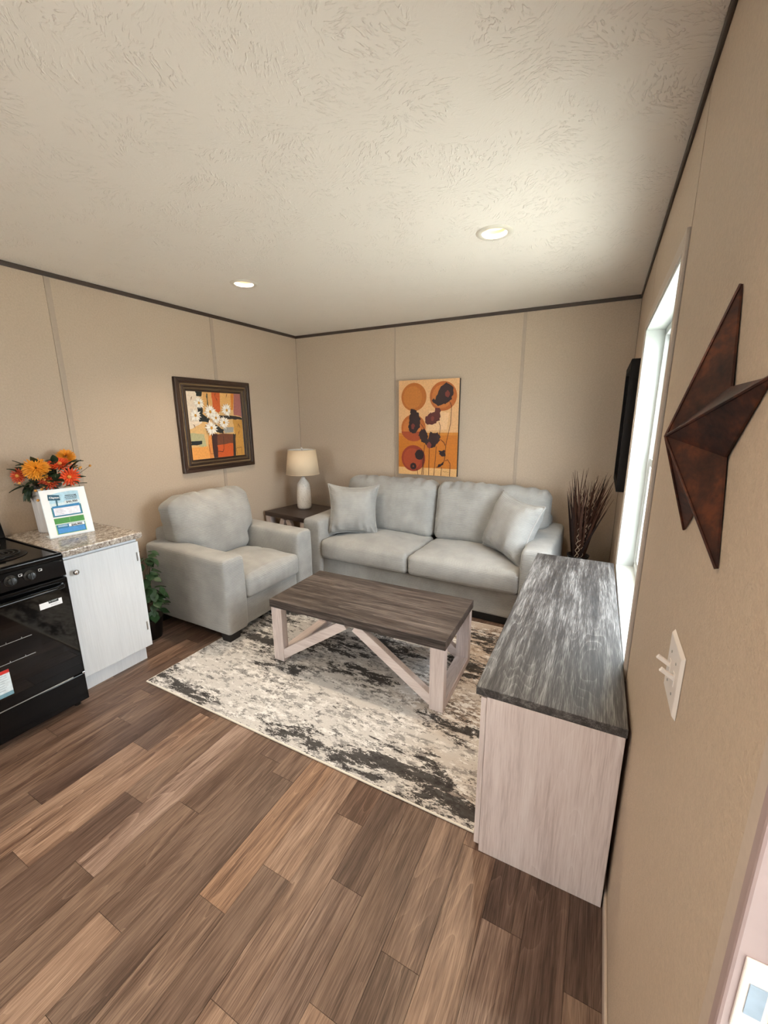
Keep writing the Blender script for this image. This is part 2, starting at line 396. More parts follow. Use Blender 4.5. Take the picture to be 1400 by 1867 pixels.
def puffy(name, mat, parent, x0, x1, y0, y1, z0, z1, r, n, disp=None):
    """rounded, finely divided cushion block with an optional displacement"""
    bm = bmesh.new(); bmesh.ops.create_cube(bm, size=2.0)
    bmesh.ops.subdivide_edges(bm, edges=bm.edges[:], cuts=n, use_grid_fill=True)
    c = Vector(((x0+x1)/2, (y0+y1)/2, (z0+z1)/2)); h = Vector(((x1-x0)/2, (y1-y0)/2, (z1-z0)/2))
    wale = []
    for v in bm.verts:
        t = [math.copysign(math.sin(abs(a)*PI/2)**.9, a) for a in v.co]
        p = Vector([t[i]*h[i] for i in range(3)])
        wale.append(p.z+c.z if abs(t[0]) > .9999 and abs(t[1]) < .9999 and abs(t[2]) < .9999 else p.z+c.z+(p.y+h.y)*(-1 if t[2] < -.999 else 1)*(abs(t[1]) < .9999 or t[1] > 0))
        q = Vector([max(-(h[i]-r), min(h[i]-r, p[i])) for i in range(3)]); d = p-q
        if d.length > 1e-7: p = q+d.normalized()*min(r, d.length if sum(abs(x) > 1e-7 for x in d) == 1 else r)
        u = Vector([p[i]/h[i] for i in range(3)])
        p = p+c
        if disp: p = disp(p, u)
        v.co = p
    me = bpy.data.meshes.new(name); bm.to_mesh(me); bm.free(); me.materials.append(mat)
    me.attributes.new('wale', 'FLOAT', 'POINT').data.foreach_set('value', wale)
    for p in me.polygons: p.use_smooth = True
    o = bpy.data.objects.new(name, me); C.objects.link(o); o.parent = parent
    return o
def nz(p, s, seed=0): return noise.noise(Vector((p[0]*s+seed*7.3, p[1]*s-seed*3.1, p[2]*s+seed*1.7)))
def text_verts(mb, s, size, frm, align='LEFT', mi=0):
    """flat lettering appended to mb; frm maps (u, v) to a point"""
    cu = bpy.data.curves.new('lettering', 'FONT'); cu.body = s; cu.size = size; cu.align_x = align; cu.resolution_u = 3; cu.offset = size*.022
    o = bpy.data.objects.new('lettering', cu); C.objects.link(o)
    dg = bpy.context.evaluated_depsgraph_get(); me = bpy.data.meshes.new_from_object(o.evaluated_get(dg))
    b = len(mb.v); mb.cur = mi
    for v in me.vertices: mb.v.append(tuple(frm(v.co.x, v.co.y)))
    for p in me.polygons: mb.face([b+i for i in p.vertices])
    bpy.data.objects.remove(o); bpy.data.curves.remove(cu); bpy.data.meshes.remove(me)

# ================================================================== SETTING
# ---- floor with its planks
fl = MB().box(0, W+.14, YB, D, -.05, -.006).build('floor', M['subfloor']); tag(fl, 'brown oak plank floor of the room', kind='structure')
PW = .1229; X0 = 3.179
names_x = {3.179: [.944], 3.056: [.15, 1.5], 2.933: [1.011], 2.810: [1.209], 2.687: [.789], 2.564: [.60, 1.36], 2.442: [.885], 2.319: [.48, 1.094], 2.196: [.808], 2.073: [.638], 1.950: [.252, 1.123],
           1.827: [.454], 1.705: [.834], 1.582: [.503], 1.459: [.756], 1.336: [1.233], 1.213: [.94], 1.090: [.56], .967: [1.008], .844: [1.209], .721: [.787]}
FLOOR_T = .54
T = dict(dk=(.30, .225, .18), dm=(.37, .285, .225), md=(.44, .345, .27), ml=(.52, .41, .325), lt=(.63, .49, .375), gl=(.66, .475, .33), gy=(.58, .475, .40), rd=(.42, .30, .225))
tones = {3.179: ['md', 'dk'], 3.056: ['md', 'dk', 'dk'], 2.933: ['gy', 'dk'], 2.810: ['lt', 'rd'], 2.687: ['md', 'ml'], 2.564: ['lt', 'dm', 'rd'], 2.442: ['gy', 'dk'], 2.319: ['lt', 'ml', 'rd'], 2.196: ['dm', 'lt'],
         2.073: ['md', 'gl'], 1.950: ['lt', 'dm', 'ml'], 1.827: ['lt', 'dm'], 1.705: ['md', 'dm'], 1.582: ['dm', 'gy'], 1.459: ['dk', 'md'], 1.336: ['lt', 'dm'], 1.213: ['lt', 'dk'], 1.090: ['md', 'dk'], .967: ['md', 'dm'], .844: ['md', 'dk'], .721: ['dm', 'dk']}
unit = MB().box(0, 1, 0, 1, -1, 0).build('plank', M['plank'], fl, bevel=0)
first = True
G = .0012
for k in range(0, 28):
    x = X0-(k-1)*PW; xa, xb = x, x+PW
    if xa > W or xb < 0: continue
    key = min(names_x, key=lambda q: abs(q-x))
    js = list(names_x[key]) if abs(key-x) < .02 else [random.uniform(.3, 1.4)]
    ts = list(tones[key]) if abs(key-x) < .02 else [random.choice(list(T)) for _ in range(len(js)+1)]
    lo = js[0]
    while lo > YB: lo -= random.uniform(.7, 1.2); js.insert(0, lo); ts.insert(0, random.choice(list(T)))
    hi = js[-1]
    while hi < D: hi += random.uniform(.7, 1.2); js.append(hi); ts.append(random.choice(['dk', 'dm', 'md', 'rd', 'dm']))
    for a, b, t in zip(js[:-1], js[1:], ts[1:]):
        a, b = max(a, YB), min(b, D)
        if b-a < .02: continue
        o = unit if first else bpy.data.objects.new('plank', unit.data)
        if not first: C.objects.link(o); o.parent = fl
        first = False
        o.location = (max(xa, 0)+G/2, a+G/2, 0); o.scale = (min(xb, W)-max(xa, 0)-G, b-a-G, .006)
        c = T[t]; j = random.uniform(.93, 1.07)*FLOOR_T; o.color = (c[0]*j*1.03, c[1]*j*.97, c[2]*j*.98, 1)

# ---- ceiling (openings for the recessed lamps)
LAMPS = [(2.552, 2.262), (.886, 2.245), (2.552, .10), (.886, .10)]
hs = .062
cl = cut_grid(MB(), 'z', H, H+.12, -.14, W+.14, YB, D+.14, [(x-hs, x+hs, y-hs, y+hs) for x, y in LAMPS]).build('ceiling', M['ceil']); tag(cl, 'off-white stomp-textured ceiling', kind='structure')

# ---- walls: dark core, board panels, cover strips
def wall(name, label): 
    return tag(bpy.data.objects.new(name, None), label, kind='structure')
PT = .006
KW = (.35, 1.85, .90, 2.10)                                      # added window behind the camera, for fill daylight
wl = cut_grid(MB(), 'x', -.14, -PT, YB-.14, D+.14, 0, H, []).build('wall_left', M['wall_core']); tag(wl, 'beige panelled wall behind the armchair and kitchen counter', kind='structure')
ys = [YB, -2.166, -.947, .272, 1.4914, 2.7106, D]
for a, b in zip(ys[:-1], ys[1:]):
    cut_grid(MB(), 'x', -PT, 0, a+.0015, b-.0015, 0, H, []).build('panel', M['wall'], wl)
for y in ys[1:-1]: MB().box(0, .006, y-.016, y+.016, .0, H-.028).build('cover_strip', M['strip'], wl, bevel=.0012)
wb = MB().box(-.14, W+.14, D+PT, D+.14, 0, H).build('wall_back', M['wall_core']); tag(wb, 'beige panelled wall behind the sofa', kind='structure')
xs = [0, 1.2305, 2.4498, W]
for a, b in zip(xs[:-1], xs[1:]): MB().box(a+.0015, b-.0015, D, D+PT, 0, H).build('panel', M['wall'], wb)
for x, w_ in ((1.2305, .005), (2.4498, .014)): MB().box(x-w_, x+w_, D-.005, D, 0, H-.028).build('cover_strip', M['strip'], wb, bevel=.0012)
WIN = (1.59, 2.84, .64, 2.03); DOOR = (-.48, .385, 0, 2.06)
wr = cut_grid(MB(), 'x', W+PT, W+.14, YB-.14, D+.14, 0, H, [WIN, DOOR]).build('wall_right', M['wall_core']); tag(wr, 'beige panelled wall with the window and the doorway', kind='structure')
ys = [YB, -2.1, -.9, .385, 1.541, 2.762, D]
for a, b in zip(ys[:-1], ys[1:]):
    cut_grid(MB(), 'x', W, W+PT, a+.006, b-.006, 0, H, [WIN, DOOR]).build('panel', M['wall'], wr)
wf = cut_grid(MB(), 'y', YB-.14, YB, -.14, W+.14, 0, H, [KW]).build('wall_front', M['wall']); tag(wf, 'beige wall at the far end behind the viewer', kind='structure')
# ---- ceiling and floor trims
TR = .028
for i, (nm, b) in enumerate([('trim_1', (0, .010, YB, D, H-TR, H)), ('trim_2', (0, W, D-.010, D, H-TR, H)), ('trim_3', (W-.010, W, YB, D, H-TR, H))]):
    tag(MB().box(*b).build(nm, M['trim'], bevel=.003), ['dark brown ceiling trim along the armchair wall', 'dark brown ceiling trim above the sofa wall', 'dark brown ceiling trim along the window wall'][i], kind='structure')
tag(MB().box(W-.009, W, .45, D, 0, .05).build('baseboard_right', M['casing'], bevel=.003), 'slim beige baseboard below the window wall', kind='structure')
tag(MB().box(0, .009, 1.46, D, 0, .05).build('baseboard_left', M['casing'], bevel=.003), 'slim beige baseboard behind the armchair', kind='structure')
tag(MB().box(.01, W-.01, D-.009, D, 0, .05).build('baseboard_back', M['casing'], bevel=.003), 'slim beige baseboard behind the sofa', kind='structure')
tag(MB().box(-40, 60, -40, 60, -.75, -.7).build('ground', M['concrete']), 'pale gravel ground outside the window', kind='structure')

# ---- window
y0, y1, z0, z1 = WIN
wn = tag(MB().box(W-.004, W+.10, y0, y0+.012, z0, z1).box(W-.004, W+.10, y1-.012, y1, z0, z1).box(W-.004, W+.10, y0, y1, z1-.012, z1).build('window_1', M['white'], bevel=.001), 'white single-hung window with deep white jambs beside the console', kind='structure')
MB().box(W-.006, W+.10, y0-.004, y1+.004, z0-.012, z0+.012).build('sill', M['white'], wn, bevel=.002)
CW = .045
for b in ((W-.010, W, y0-CW, y0, z0-.01, z1+CW), (W-.010, W, y1, y1+CW, z0-.01, z1+CW), (W-.010, W, y0, y1, z1, z1+CW)):
    MB().box(*b).build('casing', M['casing'], wn, bevel=.002)
fx0, fx1 = W+.086, W+.14; fb = .035
for b in ((fx0, fx1, y0+.012, y0+.012+fb, z0+.012, z1-.012), (fx0, fx1, y1-.012-fb, y1-.012, z0+.012, z1-.012), (fx0, fx1, y0+.012, y1-.012, z0+.012, z0+.012+fb), (fx0, fx1, y0+.012, y1-.012, z1-.012-fb, z1-.012)):
    MB().box(*b).build('frame_bar', M['vinyl'], wn, bevel=.003)
def sash(xa, xb, za, zb):
    ya, yb = y0+.012+fb-.008, y1-.012-fb+.008; b = .042
    f = MB()
    f.box(xa, xb, ya, ya+b, za, zb).box(xa, xb, yb-b, yb, za, zb).box(xa, xb, ya+b, yb-b, za, za+b).box(xa, xb, ya+b, yb-b, zb-b, zb)
    o = f.build('sash', M['vinyl'], wn, bevel=.003)
    MB().box((xa+xb)/2-.002, (xa+xb)/2+.002, ya+b-.005, yb-b+.005, za+b-.005, zb-b+.005).build('pane', M['glass'], o)
    return o
zm = 1.30
lo = sash(W+.094, W+.114, z0+.03, zm+.022); sash(W+.116, W+.134, zm-.022, z1-.03)
MB().box(W+.080, W+.094, 2.10, 2.18, zm+.004, zm+.02).build('latch', M['vinyl'], lo, bevel=.002)

# ---- doorway (open door)
dy0, dy1, dz1 = DOOR[0], DOOR[1], DOOR[3]
dr = tag(MB().box(W-.012, W, dy1+.004, dy1+.034, 0, dz1+.03).box(W-.012, W, dy0-.034, dy0-.004, 0, dz1+.03).box(W-.012, W, dy0-.034, dy1+.034, dz1, dz1+.03).build('door_1', M['casing'], bevel=.003), 'beige-cased open doorway at the right edge', kind='structure')
jm = MB().box(W-.016, W+.14, dy1-.012, dy1+.004, 0, dz1).box(W-.016, W+.14, dy0-.004, dy0+.012, 0, dz1).box(W-.016, W+.14, dy0, dy1, dz1-.012, dz1+.004)  .build('jamb', M['jamb'], dr, bevel=.003)
MB().box(W+.020, W+.032, dy1-.024, dy1-.012, 0, dz1).build('weather_strip', M['casing'], jm, bevel=.003)
st = MB().box(W-.008, W+.016, dy1-.0145, dy1-.0115, 1.02, 1.105).build('strike_plate', M['plate'], dr, bevel=.004)
MB().box(W-.002, W+.010, dy1-.0155, dy1-.0125, 1.045, 1.08).build('latch_hole', flat(150, 168, 186), st)  # pale blue reflection in the hole, painted as flat colour
lfo = MB().box(0, .04, .0, .84, .01, dz1-.02).build('door_leaf', M['white'], dr, bevel=.003); lfo.location = (W+.145, dy0+.01, 0); lfo.rotation_euler = (0, 0, -DOOR_OPEN*PI/180)   # swung outwards on the far hinge side
# ---- unseen window added behind the viewer to fill the room with daylight
kw = tag(MB().box(KW[0], KW[0]+.03, YB-.14, YB+.004, KW[2], KW[3]).box(KW[1]-.03, KW[1], YB-.14, YB+.004, KW[2], KW[3]).box(KW[0], KW[1], YB-.14, YB+.004, KW[2], KW[2]+.03).box(KW[0], KW[1], YB-.14, YB+.004, KW[3]-.03, KW[3]).build('added_window', M['white']), 'white window added in the unseen wall behind the viewer for daylight', kind='structure')
MB().box(KW[0]+.03, KW[1]-.03, YB-.08, YB-.076, KW[2]+.03, KW[3]-.03).build('pane', M['glass'], kw)

# ================================================================== CEILING LAMPS
lamp_labels = ['lit recessed ceiling light nearer the window', 'lit recessed ceiling light above the armchair', 'lit recessed ceiling light above the entrance behind the viewer', 'lit recessed ceiling light above the stove behind the viewer']
for i, (x, y) in enumerate(LAMPS):
    t = thing('recessed_light', (x, y, H), 0, lamp_labels[i], 'ceiling light', 'recessed ceiling lights')
    sharp(MB().lathe([(.060, .004), (.060, -.004), (.066, -.007), (.086, -.004), (.090, 0), (.090, .002)], 48).build('trim_ring', M['lightring'], t))
    sharp(MB().lathe([(.060, .0), (.0585, .012), (.0585, .035)], 40).build('baffle', M['lightring'], t))
    MB().lathe([(.0585, .030), (.03, .027), (.001, .026)], 40).build('lens', M['lens'], t, smooth=True)
    l = bpy.data.lights.new('recessed_lamp', 'AREA'); l.shape = 'DISK'; l.size = .10; l.energy = LAMP_W; l.color = LAMP_C; l.spread = 2.1
    lo_ = bpy.data.objects.new('recessed_lamp', l); C.objects.link(lo_); lo_.parent = t; lo_.location = (0, 0, .022)

# ================================================================== SOFA AND ARMCHAIR
def seating(name, w, d, aw, ah, n, loc, rz, label, cat, seed, leg_front=0.0, gap_shade=False):
    t = thing(name, loc, rz, label, cat)
    hw = w/2; zb = .07
    def soft(amp, s):
        def f(p, u):
            k = nz(p, s, seed)*amp
            return p+Vector((k*u[0], k*u[1], k*u[2]))
        return f
    puffy('base', M['cord'], t, -hw+aw-.01, hw-aw+.01,   .035, d-.02, zb, .276, .012, 10, soft(.003, 5))
    for sd in (-1, 1):
        def armd(p, u, sd=sd):
            k = nz(p, 6, seed+sd)*.004
            q = p.copy()
            q.z += (1-u[0]**2)*.010*max(0, u[2])+.02*max(0, u[2])*smoothstep(0, d, p.y)
            q.x += k*u[0]+.006*u[0]*(1-u[2]**2); q.y += .005*u[1]*(1-u[0]**2)*(1-u[2]**2)
            return q
        xa, xb = sorted((sd*hw, sd*(hw-aw)))
        a = puffy('arm', M['cord'], t, xa, xb, 0, d-.03, zb, ah, .028, 16, armd)
        # welt along the front edge of the arm
        y_ = .002
    puffy('back_frame', M['cord'], t, -hw+.10, hw-.10, d-.15, d, .25, .74, .04, 12, soft(.004, 5))
    iw = (w-2*aw)/n
    for i in range(n):
        xa = -hw+aw+i*iw+.004; xb = xa+iw-.008
        def seat(p, u, i=i, xa=xa, xb=xb):
            q = p.copy(); e = (1-abs(u[0])**2.2)*(1-max(0, abs((p.y-.3)/.34))**3)
            if u[2] > 0:
                q.z += .045*max(0, e)*u[2]
                sy = .30+.05*(1-u[0]**2)*-1+.08
                q.z -= .007*math.exp(-((p.y-sy)/.010)**2)*u[2]
                q.z += .006*nz(p, 7, seed+i)*u[2]+.004*nz(p, 17, seed+i+3)*u[2]
            if u[1] < -.5:
                bl = (1-u[0]**2)*(1-u[2]**2)
                q.y -= .020*bl+.003*math.sin(p.x*95+3*nz(p, 5, i))*bl*(.5+.5*nz(p, 3, seed))
            q.z -= .010*max(0, -u[2])*(1-u[0]**2)*0
            return q
        c = puffy('seat_cushion', M['cord'], t, xa, xb, -.012, .62, .278, .452, .040, 44, seat)
        # back cushion, leaning, spreading over the arm at its outer side
        th = .23
        by = .50
        def back(p, u, i=i, xa=xa, xb=xb):
            q = p.copy(); z = p.z
            fl_ = smoothstep(ah-.03, ah+.06, z)
            if (i == 0 and u[0] < 0): q.x -= .095*fl_*abs(u[0])**1.5
            if (i == n-1 and u[0] > 0): q.x += .095*fl_*abs(u[0])**1.5
            cr_ = (1-abs(u[0])**2.4)*(1-abs(u[2])**2.4)
            if u[1] < 0: q.y -= .065*cr_*abs(u[1])
            else: q.y += .02*cr_
            # sagging top line, gathered folds near the top edge and the side seams
            q.z += .018*(1-u[0]**2)*max(0, u[2])+.008*nz(p, 6, seed+i)*max(0, u[2])
            topb = smoothstep(.62, .98, u[2])
            fold = math.sin(p.x*52+4.5*nz(Vector((p.x, 0, z)), 5, seed+i))
            q.y -= .012*fold*topb*(.4+.9*max(0, nz(p, 4, seed+i+9)+.25))
            q.z += .008*fold*topb
            sideb = smoothstep(.55, .97, abs(u[0]))*smoothstep(-.2, .6, u[2])
            q.y -= .008*math.sin(z*80+3*nz(p, 6, seed))*sideb*max(0, nz(p, 5, seed+i+20)+.3)
            q.y += .010*nz(p, 5, seed+i+4)*(u[1] < 0)+.004*nz(p, 13, seed+i+5)
            # lean back
            a = .20; dz = q.z-.46; dy = q.y-by
            q.y = by+dy*math.cos(a)+dz*math.sin(a); q.z = .46+dz*math.cos(a)-dy*math.sin(a)*.6
            return q
        puffy('back_cushion', M['cord'], t, xa, xb, by, by+th, .455, .985, .075, 44, back)
    for sx in (-1, 1):
        for j, yy in enumerate((.02, d-.11)):
            z_ = leg_front if j == 0 else 0
            cx_ = sx*(hw-.07); m = MB()
            bt = [(cx_-.045, yy+.012, z_), (cx_+.045, yy+.012, z_), (cx_+.045, yy+.085, z_), (cx_-.045, yy+.085, z_)]
            tp = [(cx_-.055, yy, zb+.01), (cx_+.055, yy, zb+.01), (cx_+.055, yy+.095, zb+.01), (cx_-.055, yy+.095, zb+.01)]
            m.hexa(bt, tp).build('leg', M['black_wood'], t)
    if gap_shade: MB().box(-hw+.12, hw-.12, .07, .10, .0, zb+.01).build('gap_shade_strip', M['black_wood'], t)  # black strip standing in for the shadow gap under the sofa
    return t
SR = -1.6*PI/180
sofa = seating('sofa', 2.19, .875, .195, .635, 2, (1.792, 2.925, 0), SR, 'long light grey corduroy sofa with two seat cushions', 'sofa', 3, gap_shade=True)
chair = seating('armchair', .955, .87, .185, .62, 1, (.965, 2.262, 0), PI/2, 'light grey corduroy armchair under the daisy picture', 'armchair', 11, leg_front=.010)

def pillow(loc, rot, size, thick, seed, label):
    t = thing('throw_pillow', loc, 0, label, 'pillow', 'throw pillows on the sofa'); t.rotation_euler = rot
    n = 36; m = MB(); hs_ = size/2
    def pt(i, j, sd):
        u = math.sin((2*i/n-1)*PI/2); v = math.sin((2*j/n-1)*PI/2)
        pin = .15
        x = hs_*u*(1-pin*(1-v*v)); z = hs_*v*(1-pin*(1-u*u))
        e = max(0, (1-u**4)*(1-v**4)); th = thick/2*(e**.62)
        p = Vector((x, 0, z))
        # folds running in from the lower edge and the corners
        f = .010*math.sin(x*62+5*nz(p, 6, seed))*smoothstep(.15, .85, -v)*(1-abs(v)**8)+.012*nz(p, 7, seed+sd)*e
        f += .005*math.sin((x+z)*60)*smoothstep(1.1, 1.6, abs(u)+abs(v))*(e > 0)
        return (x, sd*(th+f*(e > .001)), z)
    for sd in (-1, 1):
        b = len(m.v)
        for j in range(n+1):
            for i in range(n+1): m.v.append(pt(i, j, sd))
        for j in range(n):
            for i in range(n):
                q = [b+j*(n+1)+i, b+j*(n+1)+i+1, b+(j+1)*(n+1)+i+1, b+(j+1)*(n+1)+i]
                m.face(q if sd < 0 else q[::-1])
    c = m.build('cover', M['cord'], t, smooth=True)
    c.data.attributes.new('wale', 'FLOAT', 'POINT').data.foreach_set('value', [hs_*math.sin((2*j/n-1)*PI/2) for _ in range(2) for j in range(n+1) for i in range(n+1)])
    path = []
    for k in range(4):
        for i in range(n):
            path.append([pt(i, 0, 0), pt(n, i, 0), pt(n-i, n, 0), pt(0, n-i, 0)][k])
    MB().tube([(p[0], 0, p[2]) for p in path], .0075, 8, closed=True).build('piping', M['cord'], t, smooth=True)
    return t
pillow((1.085, 3.235, .70), (-.22, .02, 26*PI/180), .485, .25, 1, 'grey throw pillow propped at the sofa end beside the lamp')
pillow((2.555, 3.250, .70), (-.30, .10, -42*PI/180), .50, .26, 2, 'grey throw pillow propped at the sofa end beside the window')

# ================================================================== RUG
rg = thing('area_rug', (0, 0, 0), 0, 'grey cream and charcoal distressed area rug under the coffee table', 'rug')
RX0, RX1, RY0, RY1 = .815, 2.838, 1.262, 2.90
MB().box(RX0+.006, RX1-.006, RY0+.006, RY1-.006, 0.0005, .009).build('pile', M['rug'], rg)
MB().tube([(RX0+.005, RY0+.005, .0055), (RX1-.005, RY0+.005, .0055), (RX1-.005, RY1-.005, .0055), (RX0+.005, RY1-.005, .0055)], .005, 8, closed=True).build('binding', M['bind'], rg)

# ================================================================== TABLES
def farm_table(name, w, d, h, tt, leg, label, loc, rz, z_floor, top_mat, lw=None):
    t = thing(name, loc, rz, label, 'table')
    lw = lw or leg; ins = .006
    MB().box(-w/2, w/2, -d/2, d/2, h-tt, h).build('table_top', top_mat, t, bevel=.002)
    xs = (-w/2+ins, w/2-ins-lw); ys_ = (-d/2+ins, d/2-ins-leg)
    for x in xs:
        for y in ys_: MB().box(x, x+lw, y, y+leg, z_floor, h-tt).build('leg', M['pale_z'], t, bevel=.0015)
        MB().box(x, x+lw, ys_[0]+leg, ys_[1], z_floor, .054).build('stretcher', M['pale_y'], t, bevel=.0015)
    for y in (ys_[0]+.004, ys_[1]+leg-.044):
        for sd in (-1, 1):
            xin = sd*(w/2-ins-lw)
            MB().bar((xin+sd*.012, y+.02, .055), (sd*.035, y+.02, h-tt-.005), .058, .04).build('brace', M['pale_x'], t, bevel=.0015)
    return t
ct = farm_table('coffee_table', 1.172, .555, .437, .052, .050, 'low farmhouse coffee table with brown oak top and whitewashed braces', (1.926, 2.083, 0), 1.0*PI/180, .0095, M['top_brown'], .080)
et = farm_table('end_table', .60, .56, .600, .045, .07, 'dark-topped end table in the corner under the lamp', (.375, 3.385, 0), -8*PI/180, 0, M['top_dark'])

# ---- console (TV stand) by the window
cs = thing('console_cabinet', (3.045, 1.985, 0), .45*PI/180, 'whitewashed console with weathered grey oak top under the window', 'console')
HX, HY = .2215, .772
MB().box(-HX, HX, -HY, HY, .648, .679).build('top', M['top_grey'], cs, bevel=.002)
bx0, bx1 = -HX+.018+.020, HX-.004; by0, by1 = -HY+.0, HY-.01
MB().box(bx0, bx1, by0, by0+.02, .0, .648).build('side_panel', M['pale_z'], cs, bevel=.001)
MB().box(bx0, bx1, by1-.02, by1, .0, .648).build('side_panel', M['pale_z'], cs, bevel=.001)
MB().box(bx1-.012, bx1, by0+.02, by1-.02, .05, .648).build('back_panel', M['pale_z'], cs)
MB().box(bx0, bx1-.012, by0+.02, by1-.02, .05, .07).build('bottom_shelf', M['pale_y'], cs)
MB().box(bx0+.03, bx0+.045, by0+.02, by1-.02, .0, .05).build('toe_rail', M['pale_y'], cs)
nd = 4; dl = (by1-by0)/nd
for i in range(nd):
    a = by0+i*dl+(.0015 if i else 0); b = by0+(i+1)*dl-.0015
    o = MB().box(bx0-.0195, bx0-.001, a, b, .03, .642).build('door', M['pale_z'], cs, bevel=.0015)
    yk = b-.05 if i % 2 == 0 else a+.05
    sharp(MB().tube([(bx0-.0195, yk, .40), (bx0-.035, yk, .40), (bx0-.035, yk, .30), (bx0-.0195, yk, .30)], .005, 8).build('handle', M['black_plastic'], o))

# ================================================================== TABLE LAMP
tl = thing('table_lamp', (.325, 3.455, .6005), 0, 'table lamp with speckled white ceramic base and cream drum shade', 'lamp')
MB().lathe([(.001, 0), (.062, 0), (.071, .008), (.077, .03), (.077, .10), (.073, .20), (.067, .258), (.058, .282), (.024, .326), (.021, .338), (.001, .340)], 40).build('base', M['ceramic'], tl, smooth=True)
MB().lathe([(.009, .336), (.009, .42)], 16).build('neck', M['nickel'], tl, smooth=True)
sh = sharp(MB().lathe([(.176, .375), (.146, .632)], 56).build('shade', M['shade'], tl))
so = sh.modifiers.new('solid', 'SOLIDIFY'); so.thickness = .002; so.offset = -1
MB().lathe([(.1725, .376), (.1428, .631)], 56).build('shade_lining', M['shade_in'], tl, smooth=True)
for z, r in ((.376, .1765), (.631, .1465)):
    MB().tube([(r*math.cos(a*PI/28), r*math.sin(a*PI/28), z) for a in range(56)], .0022, 6, closed=True).build('shade_hem', M['shade'], tl, smooth=True)
sp = MB()
for a in range(3): sp.tube([(0, 0, .626), (.143*math.cos(a*2.094), .143*math.sin(a*2.094), .628)], .0016, 6)
sp.tube([(0, 0, .40), (0, 0, .632)], .003, 8).build('harp', M['nickel'], tl)
MB().lathe([(.001, .632), (.006, .634), (.010, .645), (.008, .655), (.001, .658)], 16).build('finial', M['ceramic'], tl, smooth=True)

# ================================================================== PICTURES
# ---- daisy picture on the left wall
FY0, FY1, FZ0, FZ1 = 2.266, 3.068, 1.102, 1.890
pf = thing('framed_picture', (0, (FY0+FY1)/2, FZ0), 0, 'daisy still life in a wide dark brown frame above the armchair', 'picture')
cy_, cz_ = (FY0+FY1)/2, FZ0
steps = [(.0, .030, .034, 'frame'), (.030, .046, .028, 'frame'), (.046, .058, .024, 'gold'), (.058, .074, .030, 'frame'), (.074, .090, .022, 'bronze'), (.090, .106, .016, 'frame')]
for side in range(4):
    for j, (a, b, hgt, mt) in enumerate(steps):
        ya, yb, za, zb = FY0+a, FY1-a, FZ0+a, FZ1-a; yc, yd, zc, zd = FY0+b, FY1-b, FZ0+b, FZ1-b
        q = [[(ya, za), (yb, za), (yd, zc), (yc, zc)], [(yb, za), (yb, zb), (yd, zd), (yd, zc)], [(yb, zb), (ya, zb), (yc, zd), (yd, zd)], [(ya, zb), (ya, za), (yc, zc), (yc, zd)]][side]
        mat = M['frame_y' if side % 2 == 0 else 'frame'] if mt == 'frame' else M[mt]
        nm = {'frame': 'frame_rail', 'gold': 'beading', 'bronze': 'bronze_step'}[mt]
        MB().hexa([(.002, y-cy_, z-cz_) for y, z in q], [(hgt, y-cy_, z-cz_) for y, z in q]).build(nm, mat, pf, bevel=.003)
# bead row
ya, yb, za, zb = FY0+.052, FY1-.052, FZ0+.052, FZ1-.052
nb = 60
bm_ = MB()
def beadpt(y, z):
    b = len(bm_.v); r = .0052
    for (dy, dz, dx) in ((r, 0, 0), (0, r, 0), (-r, 0, 0), (0, -r, 0), (0, 0, r)): bm_.v.append((.024+dx, y+dy-cy_, z+dz-cz_))
    for i in range(4): bm_.face([b+i, b+(i+1) % 4, b+4])
for i in range(nb):
    f = i/(nb-1); beadpt(ya+(yb-ya)*f, za); beadpt(ya+(yb-ya)*f, zb); beadpt(ya, za+(zb-za)*f); beadpt(yb, za+(zb-za)*f)
tag(bm_.build('bead_row', M['gold'], pf), kind='stuff')
class Print:
    """flat printed artwork: layered colour shapes on one sheet"""
    def __init__(s, frm): s.m = MB(); s.mats = []; s.k = 0; s.frm = frm
    def shape(s, pts, c):
        mt = flat(*c)
        if mt not in s.mats: s.mats.append(mt)
        s.m.cur = s.mats.index(mt); s.k += 1
        s.m.poly([s.frm(a, b, s.k*.00012) for a, b in pts])
    def ell(s, c, rx, ry, cl_, n=36, rag=0, seed=0):
        s.shape([(c[0]+rx*math.cos(2*PI*i/n)*(1+rag*noise.noise(Vector((i*.9, seed, 0)))), c[1]+ry*math.sin(2*PI*i/n)*(1+rag*noise.noise(Vector((i*.9, seed, 0))))) for i in range(n)], cl_)
    def line(s, pts, w, c):
        for (a, b), (d, e) in zip(pts[:-1], pts[1:]):
            L = math.hypot(d-a, e-b) or 1; nx, ny = -(e-b)/L*w/2, (d-a)/L*w/2
            s.shape([(a-nx, b-ny), (d-nx, e-ny), (d+nx, e+ny), (a+nx, b+ny)], c)
    def ragged(s, pts, c, seed, amp=.008):
        out = []
        for i in range(len(pts)):
            a, b = pts[i], pts[(i+1) % len(pts)]
            for t in (0, .25, .5, .75):
                x, y = a[0]+(b[0]-a[0])*t, a[1]+(b[1]-a[1])*t
                out.append((x+amp*noise.noise(Vector((x*90, y*90, seed))), y+amp*noise.noise(Vector((x*90, y*90, seed+5)))))
        s.shape(out, c)
    def build(s, name, parent): return s.m.build(name, s.mats, parent)
P = Print(lambda a, b, o: (.010+o, a-cy_, b-cz_))
q = [(FY0+.100, FZ0+.100), (FY1-.100, FZ0+.100), (FY1-.100, FZ1-.100), (FY0+.100, FZ1-.100)]
P.shape(q, (216, 174, 116))
